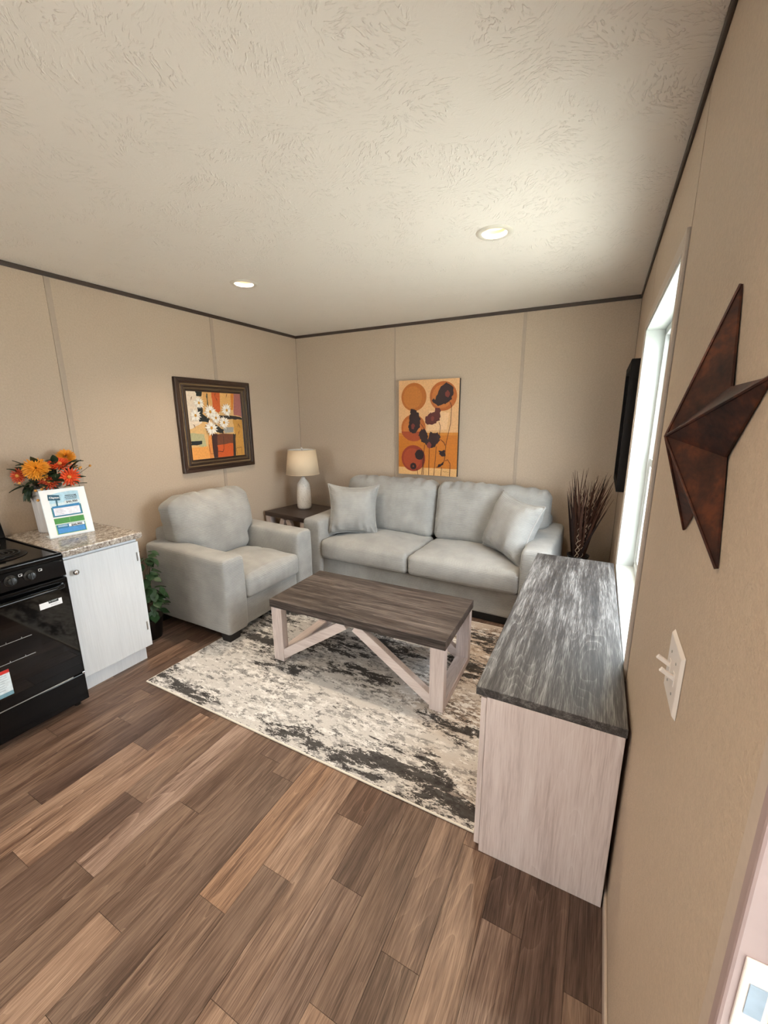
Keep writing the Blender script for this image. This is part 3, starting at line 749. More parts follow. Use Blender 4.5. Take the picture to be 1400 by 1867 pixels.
DP = dict(cream=[(2.37, 1.79), (2.48, 1.79), (2.525, 1.656), (2.508, 1.518), (2.37, 1.469)], dk1=[(2.469, 1.789), (2.531, 1.79), (2.525, 1.746), (2.474, 1.744)], dk2=[(2.473, 1.655), (2.526, 1.665), (2.523, 1.596), (2.592, 1.552), (2.567, 1.526), (2.478, 1.531), (2.476, 1.596)],
 tan1=[(2.536, 1.788), (2.632, 1.787), (2.627, 1.658), (2.536, 1.665)], streak=[(2.576, 1.773), (2.592, 1.77), (2.585, 1.67), (2.572, 1.674)], burnt=[(2.632, 1.787), (2.727, 1.787), (2.713, 1.624), (2.688, 1.605), (2.636, 1.64)], tan2=[(2.727, 1.787), (2.85, 1.788), (2.842, 1.662), (2.715, 1.642)],
 or1=[(2.85, 1.788), (2.887, 1.789), (2.863, 1.634), (2.839, 1.634)], mauve=[(2.887, 1.789), (2.966, 1.79), (2.966, 1.569), (2.864, 1.588)], ochre=[(2.848, 1.55), (2.966, 1.545), (2.966, 1.203), (2.846, 1.203), (2.859, 1.432)], dk3=[(2.697, 1.583), (2.851, 1.583), (2.966, 1.559), (2.966, 1.544), (2.848, 1.55), (2.706, 1.56)],
 grey=[(2.731, 1.478), (2.851, 1.475), (2.847, 1.432), (2.736, 1.422)], dk4=[(2.642, 1.507), (2.729, 1.459), (2.725, 1.423), (2.673, 1.429), (2.604, 1.463)], vase=[(2.587, 1.419), (2.851, 1.418), (2.846, 1.204), (2.594, 1.204)], col=[(2.587, 1.419), (2.655, 1.425), (2.641, 1.21), (2.594, 1.204)], table=[(2.649, 1.325), (2.829, 1.328), (2.821, 1.204), (2.641, 1.205)],
 dk5=[(2.838, 1.414), (2.864, 1.418), (2.852, 1.203), (2.82, 1.203)], teal=[(2.372, 1.435), (2.512, 1.426), (2.526, 1.319), (2.482, 1.312), (2.372, 1.375)], dk6=[(2.372, 1.367), (2.484, 1.37), (2.482, 1.335), (2.372, 1.334)], orl=[(2.372, 1.31), (2.542, 1.318), (2.572, 1.204), (2.372, 1.204)], orm=[(2.554, 1.415), (2.587, 1.419), (2.594, 1.204), (2.55, 1.204)])
DC = dict(cream=(228, 210, 188), dk1=(30, 36, 32), dk2=(26, 32, 30), tan1=(208, 156, 92), streak=(74, 70, 50), burnt=(188, 84, 32), tan2=(218, 166, 98), or1=(204, 122, 40), mauve=(156, 96, 90), ochre=(192, 140, 66), dk3=(40, 34, 30), grey=(158, 156, 148), dk4=(28, 30, 28), vase=(104, 58, 36), col=(62, 34, 30), table=(192, 82, 30), dk5=(44, 36, 32), teal=(178, 172, 132), dk6=(24, 34, 38), orl=(226, 156, 80), orm=(216, 136, 68))
for i, k in enumerate(DP): P.ragged(DP[k], DC[k], i, .010)
P.line([(2.645, 1.265), (2.699, 1.256), (2.714, 1.283), (2.721, 1.395)], .005, (34, 24, 22)); P.line([(2.861, 1.278), (2.871, 1.204)], .003, (60, 40, 30)); P.line([(2.861, 1.278), (2.93, 1.285), (2.925, 1.21)], .003, (60, 40, 30)); P.line([(2.552, 1.335), (2.561, 1.248), (2.594, 1.246)], .003, (80, 44, 30))
for a, b, s_ in ((2.66, 1.74, 1), (2.69, 1.70, -1), (2.79, 1.74, 1), (2.90, 1.47, 1), (2.93, 1.46, -1), (2.41, 1.70, 1), (2.43, 1.47, -1), (2.90, 1.40, 1)):
    P.shape([(a, b), (a+.012*s_, b+.028), (a+.020*s_, b+.045), (a+.005*s_, b+.03)], (96, 56, 34))
for k, (a, b, r) in enumerate([(2.489, 1.69, .055), (2.44, 1.584, .060), (2.595, 1.616, .066), (2.778, 1.631, .060), (2.646, 1.563, .058), (2.731, 1.521, .062), (2.585, 1.476, .068)]):
    npet = 15
    for i in range(npet):
        t = 2*PI*i/npet+k; rr = r*(.85+.3*random.random()); tx, ty = a+rr*math.cos(t), b+rr*math.sin(t); wx, wy = -math.sin(t)*r*.15, math.cos(t)*r*.15
        P.shape([(a, b), (a+.6*(tx-a)+wx, b+.6*(ty-b)+wy), (tx, ty), (a+.6*(tx-a)-wx, b+.6*(ty-b)-wy)], (240, 234, 222) if i % 3 else (222, 212, 200))
    P.ell((a, b), r*.20, r*.22, (190, 136, 44), 14)
P.build('print', pf)

# ---- poppy canvas on the back wall
QX0, QX1, QZ0, QZ1 = 1.293, 1.912, .992, 1.909
pc = thing('canvas_picture', ((QX0+QX1)/2, D, QZ0), 0, 'unframed canvas of dark poppies on orange discs above the sofa', 'picture')
qx = (QX0+QX1)/2
MB().box(QX0-qx, QX1-qx, -.040, -.002, 0, QZ1-QZ0).build('stretched_canvas', plain('canvas_wrap', col(30, 22, 18), .7), pc, bevel=.002)
P = Print(lambda a, b, o: (a-qx, -.0404-o, b-QZ0))
P.shape([(QX0, QZ0), (QX1, QZ0), (QX1, QZ1), (QX0, QZ1)], (218, 168, 118))
P.shape([(QX0, 1.064), (QX1, 1.068), (QX1, 1.416), (QX0, 1.404)], (186, 108, 22))
P.shape([(QX0, 1.375), (QX1, 1.39), (QX1, 1.416), (QX0, 1.404)], (196, 124, 42))
P.shape([(QX0, QZ0), (QX1, QZ0), (QX1, 1.068), (QX0, 1.064)], (214, 166, 108))
P.shape([(1.60, 1.43), (1.80, 1.44), (1.82, 1.60), (1.62, 1.62)], (228, 184, 138))
for (c, r, a_, b_) in (((1.454, 1.750), .133, (170, 96, 30), (180, 108, 40)), ((1.756, 1.752), .135, (166, 88, 28), (184, 106, 44)), ((1.453, 1.455), .131, (178, 96, 34), (190, 110, 48)), ((1.456, 1.156), .130, (136, 46, 18), (152, 60, 24))):
    P.ell(c, r, r, a_, 48); P.ell((c[0]-.012, c[1]-.004), r*.74, r*.80, b_, 40, .06, 2)
P.shape([(1.322, 1.42), (1.584, 1.42), (1.572, 1.39), (1.54, 1.35), (1.50, 1.330), (1.453, 1.324), (1.40, 1.335), (1.355, 1.365), (1.333, 1.39)], (150, 62, 24))
dk = (40, 16, 14); dk2 = (74, 26, 20)
for s_ in ([(1.821, 1.704), (1.842, 1.661), (1.838, 1.503), (1.798, 1.311), (1.787, 1.154), (1.773, 1.114)], [(1.72, 1.512), (1.737, 1.474), (1.729, 1.387)], [(1.577, 1.296), (1.549, .996)], [(1.626, 1.262), (1.626, .994)], [(1.7, 1.279), (1.68, .994)], [(1.568, 1.175), (1.566, .994)], [(1.498, 1.055), (1.511, .994)], [(1.758, 1.078), (1.753, .996)], [(1.793, 1.144), (1.818, 1.157), (1.845, 1.117), (1.844, .994)], [(1.536, 1.493), (1.574, 1.444)], [(1.74, 1.349), (1.777, 1.32), (1.788, 1.291)]):
    P.line(s_, .005, (58, 28, 16))
PP = [[(1.637, 1.722), (1.684, 1.725), (1.717, 1.822), (1.786, 1.879), (1.851, 1.835), (1.863, 1.78), (1.836, 1.717), (1.777, 1.677), (1.706, 1.664)], [(1.422, 1.635), (1.463, 1.639), (1.507, 1.6), (1.528, 1.541), (1.52, 1.463), (1.477, 1.403), (1.422, 1.408), (1.397, 1.462), (1.41, 1.522), (1.418, 1.581)],
      [(1.578, 1.551), (1.614, 1.594), (1.666, 1.603), (1.686, 1.641), (1.727, 1.645), (1.739, 1.588), (1.725, 1.531), (1.679, 1.498), (1.616, 1.483), (1.584, 1.497)], [(1.51, 1.384), (1.531, 1.439), (1.574, 1.449), (1.602, 1.405), (1.614, 1.346), (1.628, 1.425), (1.66, 1.406), (1.712, 1.416), (1.743, 1.368), (1.715, 1.309), (1.674, 1.269), (1.621, 1.267), (1.577, 1.306), (1.539, 1.325)],
      [(1.722, 1.241), (1.779, 1.247), (1.799, 1.214), (1.792, 1.179), (1.75, 1.187)], [(1.705, 1.071), (1.731, 1.112), (1.783, 1.129), (1.763, 1.093)]]
for i, p in enumerate(PP): P.ragged(p, dk if i != 2 else (78, 24, 18), i, .016)
for c, r in (((1.80, 1.77), .03), ((1.45, 1.47), .026), ((1.655, 1.545), .022), ((1.625, 1.29), .03)): P.ell(c, r*.8, r, (112, 44, 34), 18, .4, r*100)
P.ell((1.524, 1.194), .048, .050, dk, 30, .2, 3); P.ell((1.459, 1.077), .034, .034, dk, 24, .2, 4); P.ell((1.459, 1.077), .010, .010, (120, 60, 40), 12)
P.line([(1.775, 1.036), (1.785, 1.043), (1.795, 1.032), (1.806, 1.042), (1.818, 1.034), (1.838, 1.036)], .0022, (90, 56, 34))
P.build('print', pc)

# ---- dark picture on the right wall past the window
pr_ = thing('wall_picture', (W, 3.29, 1.09), 0, 'dark framed picture hanging beyond the window seen edge-on', 'picture')
R0, R1, RZ = -.34, .34, .80
for b in (((-.052, -.002, R0, R0+.05, 0, RZ)), (-.052, -.002, R1-.05, R1, 0, RZ), (-.052, -.002, R0+.05, R1-.05, 0, .05), (-.052, -.002, R0+.05, R1-.05, RZ-.05, RZ)):
    MB().box(*b).build('frame_rail', M['black_frame'], pr_, bevel=.004)
MB().box(-.030, -.004, R0+.05, R1-.05, .05, RZ-.05).build('print', flat(92, 58, 38), pr_)

# ================================================================== STAR, SWITCH
sy, sz, SRr = .828, 1.527, .222
sr_t = thing('barn_star', (W, sy, sz), 0, 'rust-brown five-pointed metal star on the window wall', 'wall decor')
apex = Vector((-.070, 0, 0)); inner = SRr*.40
pts = []
for i in range(10):
    t = PI/2+i*PI/5+.03; r = SRr if i % 2 == 0 else inner
    pts.append(Vector((-.004 if i % 2 == 0 else -.006, -r*math.cos(t), r*math.sin(t))))
for i in range(0, 10, 2):
    a, b, c = pts[i-1], pts[i], pts[(i+1) % 10]
    m = MB(); m.poly([apex, a, b]); m.poly([apex, b, c])
    e = Vector((.003, 0, 0)); m.poly([a, a+e, b+e, b]); m.poly([b, b+e, c+e, c])
    m.build('star_arm', M['star'], sr_t)
ed = MB()
for i in range(10):
    if i % 2 == 0: ed.tube([apex, pts[i]], .0025, 6)
ed.build('folded_ridge', M['star'], sr_t)

sw = thing('light_switch', (W, .835, 1.10), 0, 'double toggle light switch plate below the star', 'switch')
m = MB(); hy, hz = .0585, .0615
m.hexa([(-.0005, -hy, -hz), (-.0005, hy, -hz), (-.0005, hy, hz), (-.0005, -hy, hz)], [(-.0065, -hy+.006, -hz+.006), (-.0065, hy-.006, -hz+.006), (-.0065, hy-.006, hz-.006), (-.0065, -hy+.006, hz-.006)])
m.build('cover_plate', M['plate'], sw, bevel=.0015)
for yy in (-.023, .023):
    g = MB().box(-.0075, -.005, yy-.006, yy+.006, -.013, .013).build('toggle_slot', M['plate'], sw)
    MB().bar((-.004, yy, 0), (-.028, yy, .015), .008, .0065, (0, 1, 0)).build('toggle', M['plate'], sw, bevel=.001)
    for zz in (-.030, .030): MB().tube([(-.006, yy, zz), (-.0075, yy, zz)], .0025, 10).build('screw', M['nickel'], sw)

# ================================================================== KITCHEN: base cabinet, counter, stove
cb = thing('base_cabinet', (0, 1.238, 0), 0, 'white wood-grain base cabinet beside the stove', 'cabinet')
CH = .842
MB().box(.004, .612, -.206, .206, .10, CH).build('body', M['cab'], cb, bevel=.001)
MB().box(.004, .575, -.206, .190, .0, .10).build('toe_kick', M['cab'], cb)
dd = MB().box(.613, .634, -.204, .204, .112, .820).build('door', M['cab'], cb, bevel=.002)
kn = MB(); kn.lathe([(.005, 0), (.005, .012), (.014, .018), (.0155, .024), (.011, .029), (.001, .030)], 20)
k_ = kn.build('knob', M['chrome'], dd, smooth=True); k_.location = (.634, -.160, .745); k_.rotation_euler = (0, PI/2, 0)
for z in (.725, .255):
    MB().box(.634, .6375, .183, .191, z-.028, z+.028).build('hinge', M['nickel'], dd, bevel=.001)
MB().box(.612, .6125, -.206, .206, .82, CH).build('face_rail', M['cab'], cb)
cn = tag(MB().box(.004, .660, 1.020, 1.462, CH+.0005, .880).build('countertop', M['granite'], bevel=.008, seg=3), 'speckled tan laminate countertop on the white cabinet', 'countertop')

sv = thing('stove', (0, .620, 0), 0, 'black electric coil stove at the left edge', 'stove')
SH = .385          # half width
MB().box(.02, .690, -SH, SH, .035, .860).build('body', M['enamel'], sv, bevel=.004)
ctp = MB().box(.02, .722, -SH, SH, .860, .886).build('cooktop', M['enamel'], sv, bevel=.006, seg=3)
for b in ((.03, .715, SH-.012, SH-.002, .886, .892), (.03, .715, -SH+.002, -SH+.012, .886, .892), (.700, .716, -SH+.012, SH-.012, .886, .892)):
    MB().box(*b).build('raised_rim', M['enamel'], ctp, bevel=.002)
for (bx, by_, rr) in ((.49, .205, .10), (.22, .215, .078), (.49, -.19, .078), (.22, -.19, .10)):
    pan = MB().lathe([(.012, .8865), (rr*.5, .888), (rr+.012, .890), (rr+.016, .888)], 32, (bx, by_, 0)).build('drip_pan', M['coil'], sv, smooth=True)
    path = [(bx+(.022+(rr-.022)*k/110)*math.cos(k*.2*1.14), by_+(.022+(rr-.022)*k/110)*math.sin(k*.2*1.14), .897) for k in range(111)]
    MB().tube(path, .0045, 6).build('coil', M['coil'], pan, smooth=True)
    MB().lathe([(.001, .899), (.013, .898), (.013, .893)], 14, (bx, by_, 0)).build('coil_cap', M['chrome'], pan, smooth=True)
MB().hexa([(.02, -SH, .886), (.10, -SH, .886), (.10, SH, .886), (.02, SH, .886)], [(.02, -SH, 1.03), (.055, -SH, 1.03), (.055, SH, 1.03), (.02, SH, 1.03)]).build('backguard', M['enamel'], sv, bevel=.006)
cp = MB().hexa([(.690, -SH, .770), (.722, -SH, .770), (.722, SH, .770), (.690, SH, .770)], [(.690, -SH, .860), (.714, -SH, .860), (.714, SH, .860), (.690, SH, .860)]).build('control_panel', M['enamel'], sv, bevel=.003)
MB().box(.714, .7165, -SH, SH, .848, .852).build('panel_line', M['chrome'], cp).scale = (1, 1, .5)
for yy in (.160, .235, -.235, -.160, 0):
    kb = MB(); kb.lathe([(.001, .0), (.026, 0), (.026, .004), (.018, .008), (.016, .022), (.001, .023)], 24)
    o = kb.build('knob', M['black_plastic'], cp); o.location = (.719, yy, .818); o.rotation_euler = (0, PI/2-.09, 0); sharp(o)
    MB().box(-.018, .018, -.0045, .0045, .010, .027).build('grip', M['black_plastic'], o, bevel=.002)
for yy in (.200, .280, -.280, -.195, .115):
    f_ = MB(); a, b, z_ = yy-.0075, yy+.0075, .832
    for bb in ((a, b, z_-.006, z_-.0048), (a, b, z_+.0048, z_+.006), (a, a+.0012, z_-.006, z_+.006), (b-.0012, b, z_-.006, z_+.006)): f_.box(.7175, .7185, *bb)
    f_.box(.7175, .7185, b-.006, b-.002, z_-.004, z_)
    f_.build('burner_mark', M['paper'], cp)
od = MB().box(.690, .728, -SH+.003, SH-.003, .208, .762).build('oven_door', M['enamel'], sv, bevel=.004)
MB().box(.728, .7295, -SH+.012, SH-.012, .215, .745).build('door_glass', M['black_glass'], od, bevel=.0006)
MB().box(.7295, .7300, -.20, .222, .36, .60).build('viewing_window', plain('smoked_window', col(16, 16, 17), .05, var=0), od)
for z_ in (.527, .430):
    rk = MB(); rk.tube([(.7305, -.19, z_), (.7305, .190, z_)], .0014, 6)
    for yy in (-.15, -.09, -.03, .03, .09, .15): rk.tube([(.7306, yy, z_+.002), (.7306, yy, z_+.008)], .0016, 6)
    rk.build('oven_rack_line', M['nickel'], od)
hd = MB(); hd.tube([(.728, -SH+.03, .728), (.752, -SH+.04, .726), (.760, -SH+.07, .725), (.760, SH-.07, .725), (.752, SH-.04, .726), (.728, SH-.03, .728)], .011, 10)
hd.build('door_handle', M['enamel'], od, smooth=True)
dw = MB().box(.690, .722, -SH+.003, SH-.003, .040, .198).build('storage_drawer', M['enamel'], sv, bevel=.004)
for z_ in (.2015, .2045): MB().tube([(.724, -SH+.2, z_), (.724, SH-.06, z_)], .0011, 5).build('chrome_strip', M['nickel'], dw)
MB().box(.716, .727, SH-.016, SH-.004, .196, .208).build('corner_clip', M['chrome'], dw, bevel=.001)
for yy in (-SH+.04, SH-.04):
    for xx in (.66, .08): MB().lathe([(.016, 0), (.016, .012), (.008, .014), (.008, .036)], 16, (xx, yy, 0), cap0=True).build('levelling_foot', M['black_plastic'], sv)
# stickers on the stove
s1 = MB()
s1.box(.7302, .7306, .243, .340, .632, .664); o = s1.build('sticker', M['paper'], od)
MB().box(.7306, .7309, .282, .325, .652, .668).build('sticker_tag', flat(34, 38, 38), od)
m = MB()
for i, z_ in enumerate((.664, .660)): m.box(.7309, .7311, .294, .322-.006*i, z_-.0012, z_+.0006)
m.box(.7309, .7311, .286, .2905, .658, .664)
m.build('sticker_print', flat(190, 196, 196), od)
m = MB(); m.box(.7306, .7308, .289, .330, .640, .6412).box(.7306, .7308, .289, .318, .645, .6460).build('sticker_text', flat(150, 152, 156), od)
wnl = MB().box(.7302, .7306, -.06, .078, .272, .405).build('warning_label', flat(222, 234, 240), od)
MB().box(.7306, .7308, -.06, .078, .388, .405).build('label_header', flat(206, 48, 40), wnl)
MB().box(.7306, .7308, -.06, .078, .272, .292).build('label_footer', flat(120, 160, 176), wnl)
m = MB()
for z_ in (.378, .366, .354, .342, .330, .318, .306): m.box(.7306, .7308, -.05, .070-.02*random.random(), z_, z_+.0016)
m.build('label_text', flat(150, 168, 180), wnl)
wt = MB(); text_verts(wt, 'WARNING', .013, lambda u, v: (.73095, .004+u, .3915+v), 'CENTER'); wt.build('label_lettering', flat(250, 240, 236), wnl)

# ================================================================== SIGN HOLDER
sg = thing('sign_holder', (.362, 1.228, .8805), 0, 'upright white price sheet in a clear stand on the counter', 'sign')
SW, SHt = .218, .281; lean = .22; yaw = 10*PI/180
nx = Vector((math.cos(yaw), -math.sin(yaw), 0)); ny = Vector((math.sin(yaw), math.cos(yaw), 0)); vz = (Vector((0, 0, 1))*math.cos(lean)-nx*math.sin(lean)); nn = ny.cross(vz).normalized()
def F(u, v, o=0): return ny*u+vz*v+nn*o
def slab(u0, u1, v0, v1, o0, o1):
    return MB().hexa([F(u0, v0, o0), F(u1, v0, o0), F(u1, v1, o0), F(u0, v1, o0)], [F(u0, v0, o1), F(u1, v0, o1), F(u1, v1, o1), F(u0, v1, o1)])
slab(-SW/2-.003, SW/2+.003, .003, SHt+.003, -.006, -.001).build('acrylic_back', M['acrylic'], sg)
slab(-SW/2, SW/2, .006, SHt, -.001, 0).build('sheet', M['paper'], sg)
ft = MB(); fb_ = [F(-SW/2-.003, .003, 0), F(SW/2+.003, .003, 0)]
ft.hexa([Vector((p.x, p.y, .0)) for p in (fb_[0], fb_[1], fb_[1]-nx*.085, fb_[0]-nx*.085)], [Vector((p.x, p.y, .004)) for p in (fb_[0], fb_[1], fb_[1]-nx*.085, fb_[0]-nx*.085)]).build('acrylic_foot', M['acrylic'], sg)
P = Print(lambda a, b, o: F(a, b, .0003+o*.6))
hw_ = .074
P.shape([(-hw_, .178), (hw_, .178), (hw_, .262), (.04, .266), (-.02, .262), (-hw_, .252)], (176, 212, 230))
P.shape([(-hw_, .178), (hw_, .178), (hw_, .205), (-hw_, .200)], (214, 230, 236))
P.shape([(-hw_, .120), (hw_, .120), (hw_, .182), (-hw_, .178)], (58, 116, 122))
P.shape([(-hw_+.006, .124), (hw_-.006, .124), (hw_-.006, .188), (-hw_+.006, .184)], (40, 118, 170))
P.shape([(-hw_+.010, .128), (hw_-.010, .128), (hw_-.010, .172), (-hw_+.010, .172)], (232, 232, 242))
for i in range(5): P.shape([(-hw_+.016, .163-.007*i), (-hw_+.016+.03+.01*(i % 3), .163-.007*i), (-hw_+.016+.03+.01*(i % 3), .1645-.007*i), (-hw_+.016, .1645-.007*i)], (176, 172, 190))
P.shape([(-hw_, .078), (hw_, .078), (hw_, .112), (-hw_, .112)], (66, 138, 62))
P.shape([(0, .080), (.0012, .080), (.0012, .110), (0, .110)], (150, 196, 140))
P.shape([(-hw_, .016), (hw_, .016), (hw_, .074), (-hw_, .074)], (150, 190, 120))
P.shape([(-hw_+.004, .019), (hw_-.003, .019), (hw_-.003, .073), (-hw_+.004, .073)], (34, 112, 160))
P.shape([(-hw_+.009, .023), (hw_-.008, .023), (hw_-.008, .050), (-hw_+.009, .050)], (70, 144, 208))
for i in range(3): P.shape([(-hw_+.014, .029+.007*i), (hw_-.016, .029+.007*i), (hw_-.016, .0298+.007*i), (-hw_+.014, .0298+.007*i)], (52, 116, 178))
P.shape([(-.010, .054), (hw_-.006, .054), (hw_-.006, .071), (-.010, .071)], (240, 242, 246))
for i in range(2): P.shape([(-hw_+.012, .066-.006*i), (-.016, .066-.006*i), (-.016, .069-.006*i), (-hw_+.012, .069-.006*i)], (206, 226, 240))
P.shape([(-.046, .184), (-.038, .184), (-.036, .232), (-.044, .232)], (38, 92, 112))
P.shape([(-.078, .222), (-.022, .216), (-.022, .246), (-.076, .256)], (30, 84, 106))
P.shape([(-.004, .194), (.068, .194), (.068, .210), (-.004, .210)], (228, 238, 242))
P.build('sheet_print', sg)
lt = MB()
text_verts(lt, 'Clayton', .015, lambda u, v: F(-.0485+u, .230+v-.10*u, .0040), 'CENTER'); lt.build('logo_lettering', flat(244, 248, 250), sg)
lt = MB()
text_verts(lt, 'FREEDOM', .0125, lambda u, v: F(.032+u, .234+v, .0040), 'CENTER')
lt.build('title_lettering', flat(58, 66, 78), sg); lt = MB()
text_verts(lt, '$46,900', .0175, lambda u, v: F(.032+u, .196+v, .0042), 'CENTER')
lt.build('price_lettering', flat(58, 66, 78), sg); lt = MB()
text_verts(lt, '$46,900', .0170, lambda u, v: F(.029+u, .0565+v, .0044), 'CENTER')
lt.build('price_lettering', flat(58, 66, 78), sg); lt = MB()
for u0, u1, v in ((.002, .064, .2265), (.006, .060, .2175)): 
    for k in range(7):
        a = u0+(u1-u0)*k/7; lt.poly([F(a, v, .004), F(a+.0062, v, .004), F(a+.0062, v+.0035, .004), F(a, v+.0035, .004)])
tag(lt.build('fine_print', flat(58, 66, 78), sg), kind='stuff')

# ================================================================== FLOWERS IN POT
fp = thing('flower_pot', (.118, 1.232, .8805), 0, 'ribbed white pot behind the price sheet', 'pot')
MB().lathe([(.001, .0), (.066, .0), (.070, .004), (.077, .23), (.077, .235), (.084, .240), (.085, .272), (.080, .275), (.076, .272), (.072, .245), (.001, .243)], 96, (0, 0, 0), .012, 32).build('vessel', M['pot'], fp, smooth=True)
MB().lathe([(.074, .246), (.03, .252), (.001, .254)], 24).build('moss', M['leaf2'], fp, smooth=True)
base_p = Vector((.118, 1.232, 1.130))
def petal_mesh(m, c, d, side, L, w, curl):
    d = Vector(d).normalized(); side = Vector(side).normalized(); n_ = d.cross(side).normalized(); c = Vector(c)
    p = [c, c+d*L*.45+side*w/2+n_*curl*.4, c+d*L*.85+side*w*.35+n_*curl*.9, c+d*L+n_*curl, c+d*L*.85-side*w*.35+n_*curl*.9, c+d*L*.45-side*w/2+n_*curl*.4, c+d*L*.5+n_*(curl*.4-.003)]
    b = len(m.v); m.v += [tuple(x) for x in p]
    for f in ((0, 1, 6), (1, 2, 6), (2, 3, 6), (3, 4, 6), (4, 5, 6), (5, 0, 6)): m.face([b+i for i in f])
def flower(name, pos, face, r, kind, mat, label):
    pos = Vector(pos)
    t = thing(name, base_p, 0, label, 'flower', 'flowers in the white pot')
    o = pos-base_p; f = Vector(face).normalized(); a = f.orthogonal().normalized(); b = f.cross(a)
    m = MB(); rnd = random.Random(int(r*1e5)+int(pos.y*1000))
    if kind == 'mum':
        for ring in range(8):
            el = ring/7; cnt = 34-ring*3
            for i in range(cnt):
                t_ = 2*PI*(i+.5*(ring % 2))/cnt+rnd.random()*.15; dr = a*math.cos(t_)+b*math.sin(t_); ang = el*1.35-.15
                d = dr*math.cos(ang)+f*math.sin(ang); L = r*(1-.25*el)*rnd.uniform(.85, 1.1)
                petal_mesh(m, o-f*r*.25+d*r*.12, d, dr.cross(f), L, r*.14, r*.12)
    else:
        for ring in range(3):
            cnt = 18-ring*3
            for i in range(cnt):
                t_ = 2*PI*(i+.5*ring)/cnt+rnd.random()*.1; dr = a*math.cos(t_)+b*math.sin(t_); ang = .10+ring*.25
                d = dr*math.cos(ang)+f*math.sin(ang)
                petal_mesh(m, o+d*r*.10, d, dr.cross(f), r*(1-.16*ring)*rnd.uniform(.92, 1.05), r*.20, -r*.04)
    pm = m.build('petals', mat, t)
    if kind != 'mum':
        c_ = MB().lathe([(.001, .012), (.010, .010), (r*.20, .003), (r*.20, 0)], 14).build('flower_center', M['berry'], t, smooth=True)
        c_.location = o+f*.006; c_.rotation_euler = f.to_track_quat('Z', 'Y').to_euler()
    mid = o*.5+Vector((0, 0, .03))
    MB().tube([Vector((o.x*.2, o.y*.2, -.02)), mid, o-f*r*.25], .0028, 6).build('stem', M['stem'], t, smooth=True)
    return t
flower('mum_flower', (.215, 1.166, 1.285), (.75, -.35, .45), .064, 'mum', M['yellow'], 'large golden mum bloom at the left of the bouquet')
flower('mum_flower', (.112, 1.375, 1.335), (.6, -.2, .8), .055, 'mum', M['yellow'], 'smaller golden mum bloom at the top right of the bouquet')
flower('daisy_flower', (.170, 1.310, 1.285), (.45, -.25, .85), .060, 'daisy', M['orange'], 'orange daisy bloom directly below the smaller golden mum')
flower('daisy_flower', (.235, 1.318, 1.212), (.9, -.35, .15), .058, 'daisy', M['orange'], 'bright orange daisy bloom facing front just above the sheet')
flower('daisy_flower', (.125, 1.262, 1.272), (.3, -.3, .9), .052, 'daisy', M['redor'], 'red-orange daisy bloom between the two mums')
flower('daisy_flower', (.130, 1.112, 1.238), (.5, -.8, .2), .045, 'daisy', M['redor'], 'brick red daisy bloom peeking out under the large mum')
flower('daisy_flower', (.205, 1.222, 1.195), (.8, -.4, .2), .050, 'daisy', M['redor'], 'rust red daisy bloom low in the middle of the bouquet')
# foliage spray with berries
fs = thing('foliage_spray', base_p, 0, 'dark green foliage with small amber berries around the blooms', 'foliage', 'flowers in the white pot')
def leaf_mesh(L, w):
    m = MB(); n_ = 7
    for i in range(n_):
        t = i/(n_-1); ww = w*math.sin(PI*min(1, t**.8))*.5; z = -.18*L*t*t
        m.v += [(-ww, t*L, z+.10*w), (0, t*L, z), (ww, t*L, z+.10*w)]
    for i in range(n_-1):
        a = i*3; m.face([a, a+1, a+4, a+3]); m.face([a+1, a+2, a+5, a+4])
    return m
lf = leaf_mesh(.07, .032).build('leaf', M['leaf2'], fs, smooth=True)
rnd = random.Random(5)
for i in range(64):
    a = rnd.uniform(0, 2*PI); rr = rnd.uniform(.03, .10); p = Vector((max(-.10, rr*math.cos(a)+.025), rr*math.sin(a)*1.15+.02, rnd.uniform(.02, .17)))
    o = lf if i == 0 else instance(lf, 'leaf', fs)
    o.scale = (1.25,)*3; o.location = p; o.rotation_euler = (rnd.uniform(-.3, .9), rnd.uniform(-.4, .4), a-PI/2+rnd.uniform(-.6, .6))
for i in range(18):                                          # leaves hanging over the rim
    a = rnd.uniform(-2.4, .3); p = Vector((.078*math.cos(a), .078*math.sin(a), rnd.uniform(.0, .05)))
    o = instance(lf, 'leaf', fs, p, (rnd.uniform(-1.5, -.5), rnd.uniform(-.4, .4), a-PI/2+rnd.uniform(-.5, .5)))
bm0 = MB().lathe([(.001, .008), (.006, .005), (.008, 0), (.006, -.005), (.001, -.008)], 10).build('berry', M['berry'], fs, smooth=True)
bp = [(.15, 1.488, 1.26), (.15, 1.431, 1.255), (.15, 1.100, 1.198), (.215, 1.146, 1.094), (.20, 1.15, 1.15), (.215, 1.175, 1.155), (.21, 1.19, 1.17), (.21, 1.165, 1.14), (.22, 1.215, 1.20), (.225, 1.24, 1.205), (.22, 1.255, 1.225), (.21, 1.20, 1.21), (.22, 1.235, 1.235), (.21, 1.225, 1.165), (.23, 1.18, 1.135), (.2, 1.38, 1.27), (.21, 1.395, 1.255)]
for i, p in enumerate(bp):
    o = bm0 if i == 0 else instance(bm0, 'berry', fs)
    o.location = Vector(p)-base_p
    MB().tube([Vector(p)-base_p, (Vector(p)-base_p)*.75+Vector((0, 0, -.01)), (Vector(p)-base_p)*.3], .0013, 5).build('twig', M['stem'], fs)

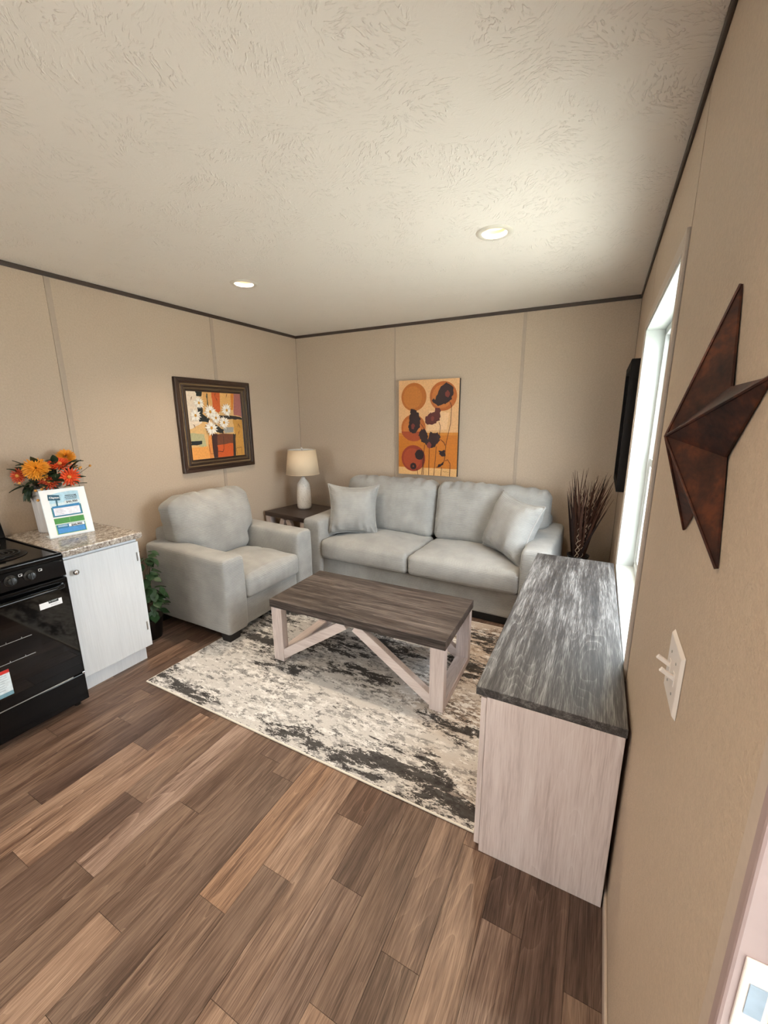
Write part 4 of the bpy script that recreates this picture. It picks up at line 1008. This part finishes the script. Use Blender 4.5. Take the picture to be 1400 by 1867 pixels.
# ================================================================== GREEN PLANT beside the armchair
gp = thing('potted_plant', (.33, 1.615, 0), 0, 'leafy green plant squeezed between the cabinet and the armchair', 'plant')
MB().lathe([(.001, 0), (.075, 0), (.095, .15), (.100, .155), (.092, .158), (.085, .14), (.001, .138)], 28).build('pot', M['black_pot'], gp, smooth=True)
for k in range(6):
    a = k*1.05; MB().tube([(0, 0, .13), (.03*math.cos(a), .02*math.sin(a), .35), (.07*math.cos(a)+.02, .05*math.sin(a), .60)], .004, 6).build('stem', M['stem'], gp, smooth=True)
g0 = leaf_mesh(.105, .062).build('leaf', M['leaf'], gp, smooth=True)
rnd = random.Random(9)
for i in range(70):
    a = rnd.uniform(-1.0, 1.0) if i % 3 else rnd.uniform(0, 2*PI)
    z = rnd.uniform(.18, .66); rr = rnd.uniform(.05, .13)*(1.25-.5*abs(z-.3))
    o = g0 if i == 0 else instance(g0, 'leaf', gp)
    o.location = (rr*math.cos(a)*.95, rr*math.sin(a)*.5, z); o.rotation_euler = (rnd.uniform(-.9, .1), rnd.uniform(-.4, .4), a-PI/2+rnd.uniform(-.4, .4)); s_ = rnd.uniform(.7, 1.0); o.scale = (s_, s_*.8, s_)

# ================================================================== DRIED GRASS in tall vase
gv = thing('floor_vase', (3.045, 3.43, 0), 0, 'tall black floor vase in the corner behind the console', 'vase')
MB().lathe([(.001, 0), (.075, 0), (.085, .02), (.105, .22), (.095, .36), (.065, .43), (.075, .48), (.082, .495), (.074, .495), (.058, .43), (.001, .40)], 36).build('vessel', M['black_pot'], gv, smooth=True)
dg_ = thing('dried_grass', (3.045, 3.43, .41), 0, 'spray of dark brown dried grass blades standing in the corner vase', 'dried grass')
rnd = random.Random(21)
def blade(px, py, pz, w, bend, mat):
    m = MB(); n_ = 10; base = Vector((rnd.uniform(-.03, .03), rnd.uniform(-.03, .03), 0)); tip = Vector((px, py, pz))
    pts_ = []
    for i in range(n_):
        t = i/(n_-1); p = base.lerp(tip, t); p += Vector((bend[0], bend[1], 0))*math.sin(PI*t)*.5
        pts_.append(p)
    ax = Vector((rnd.uniform(-1, 1), rnd.uniform(-1, 1), .1)).normalized()
    for i, p in enumerate(pts_):
        t = i/(n_-1); ww = w*(math.sin(PI*(.12+.88*t))**.7)*(1-t*.6)+.0008
        m.v += [tuple(p-ax*ww/2), tuple(p+ax*ww/2)]
    for i in range(n_-1): m.face([2*i, 2*i+1, 2*i+3, 2*i+2])
    o = m.build('grass_blade', mat, dg_)
    s_ = o.modifiers.new('solid', 'SOLIDIFY'); s_.thickness = .0012
for i in range(72):
    px = rnd.uniform(-.12, .20); pz = rnd.uniform(.52, .77)-.5*max(0, px-.08)
    blade(min(px, .205), rnd.uniform(-.16, .14), pz, rnd.uniform(.014, .034), (rnd.uniform(-.06, .05)-.22*px, rnd.uniform(-.04, .04)), M['dry'] if i % 3 else M['dry2'])
for i, (px, py, pz) in enumerate([(-.055, -.04, .74), (-.02, -.05, .64), (.03, -.06, .60), (.07, -.02, .70)]):
    p0 = Vector((-.02+.01*i, -.035, 0)); p1 = Vector((px, py, pz)); pa = []
    for k in range(161):
        t = k/160; p = p0.lerp(p1, t)+Vector((.02*math.sin(PI*t), -.02*math.sin(PI*t), 0)); th = k*.55
        pa.append(p+Vector((math.cos(th), math.sin(th), 0))*.007*(1-.5*t))
    MB().tube(pa, .0026, 5).build('twisted_strand', M['strand'], dg_, smooth=True)
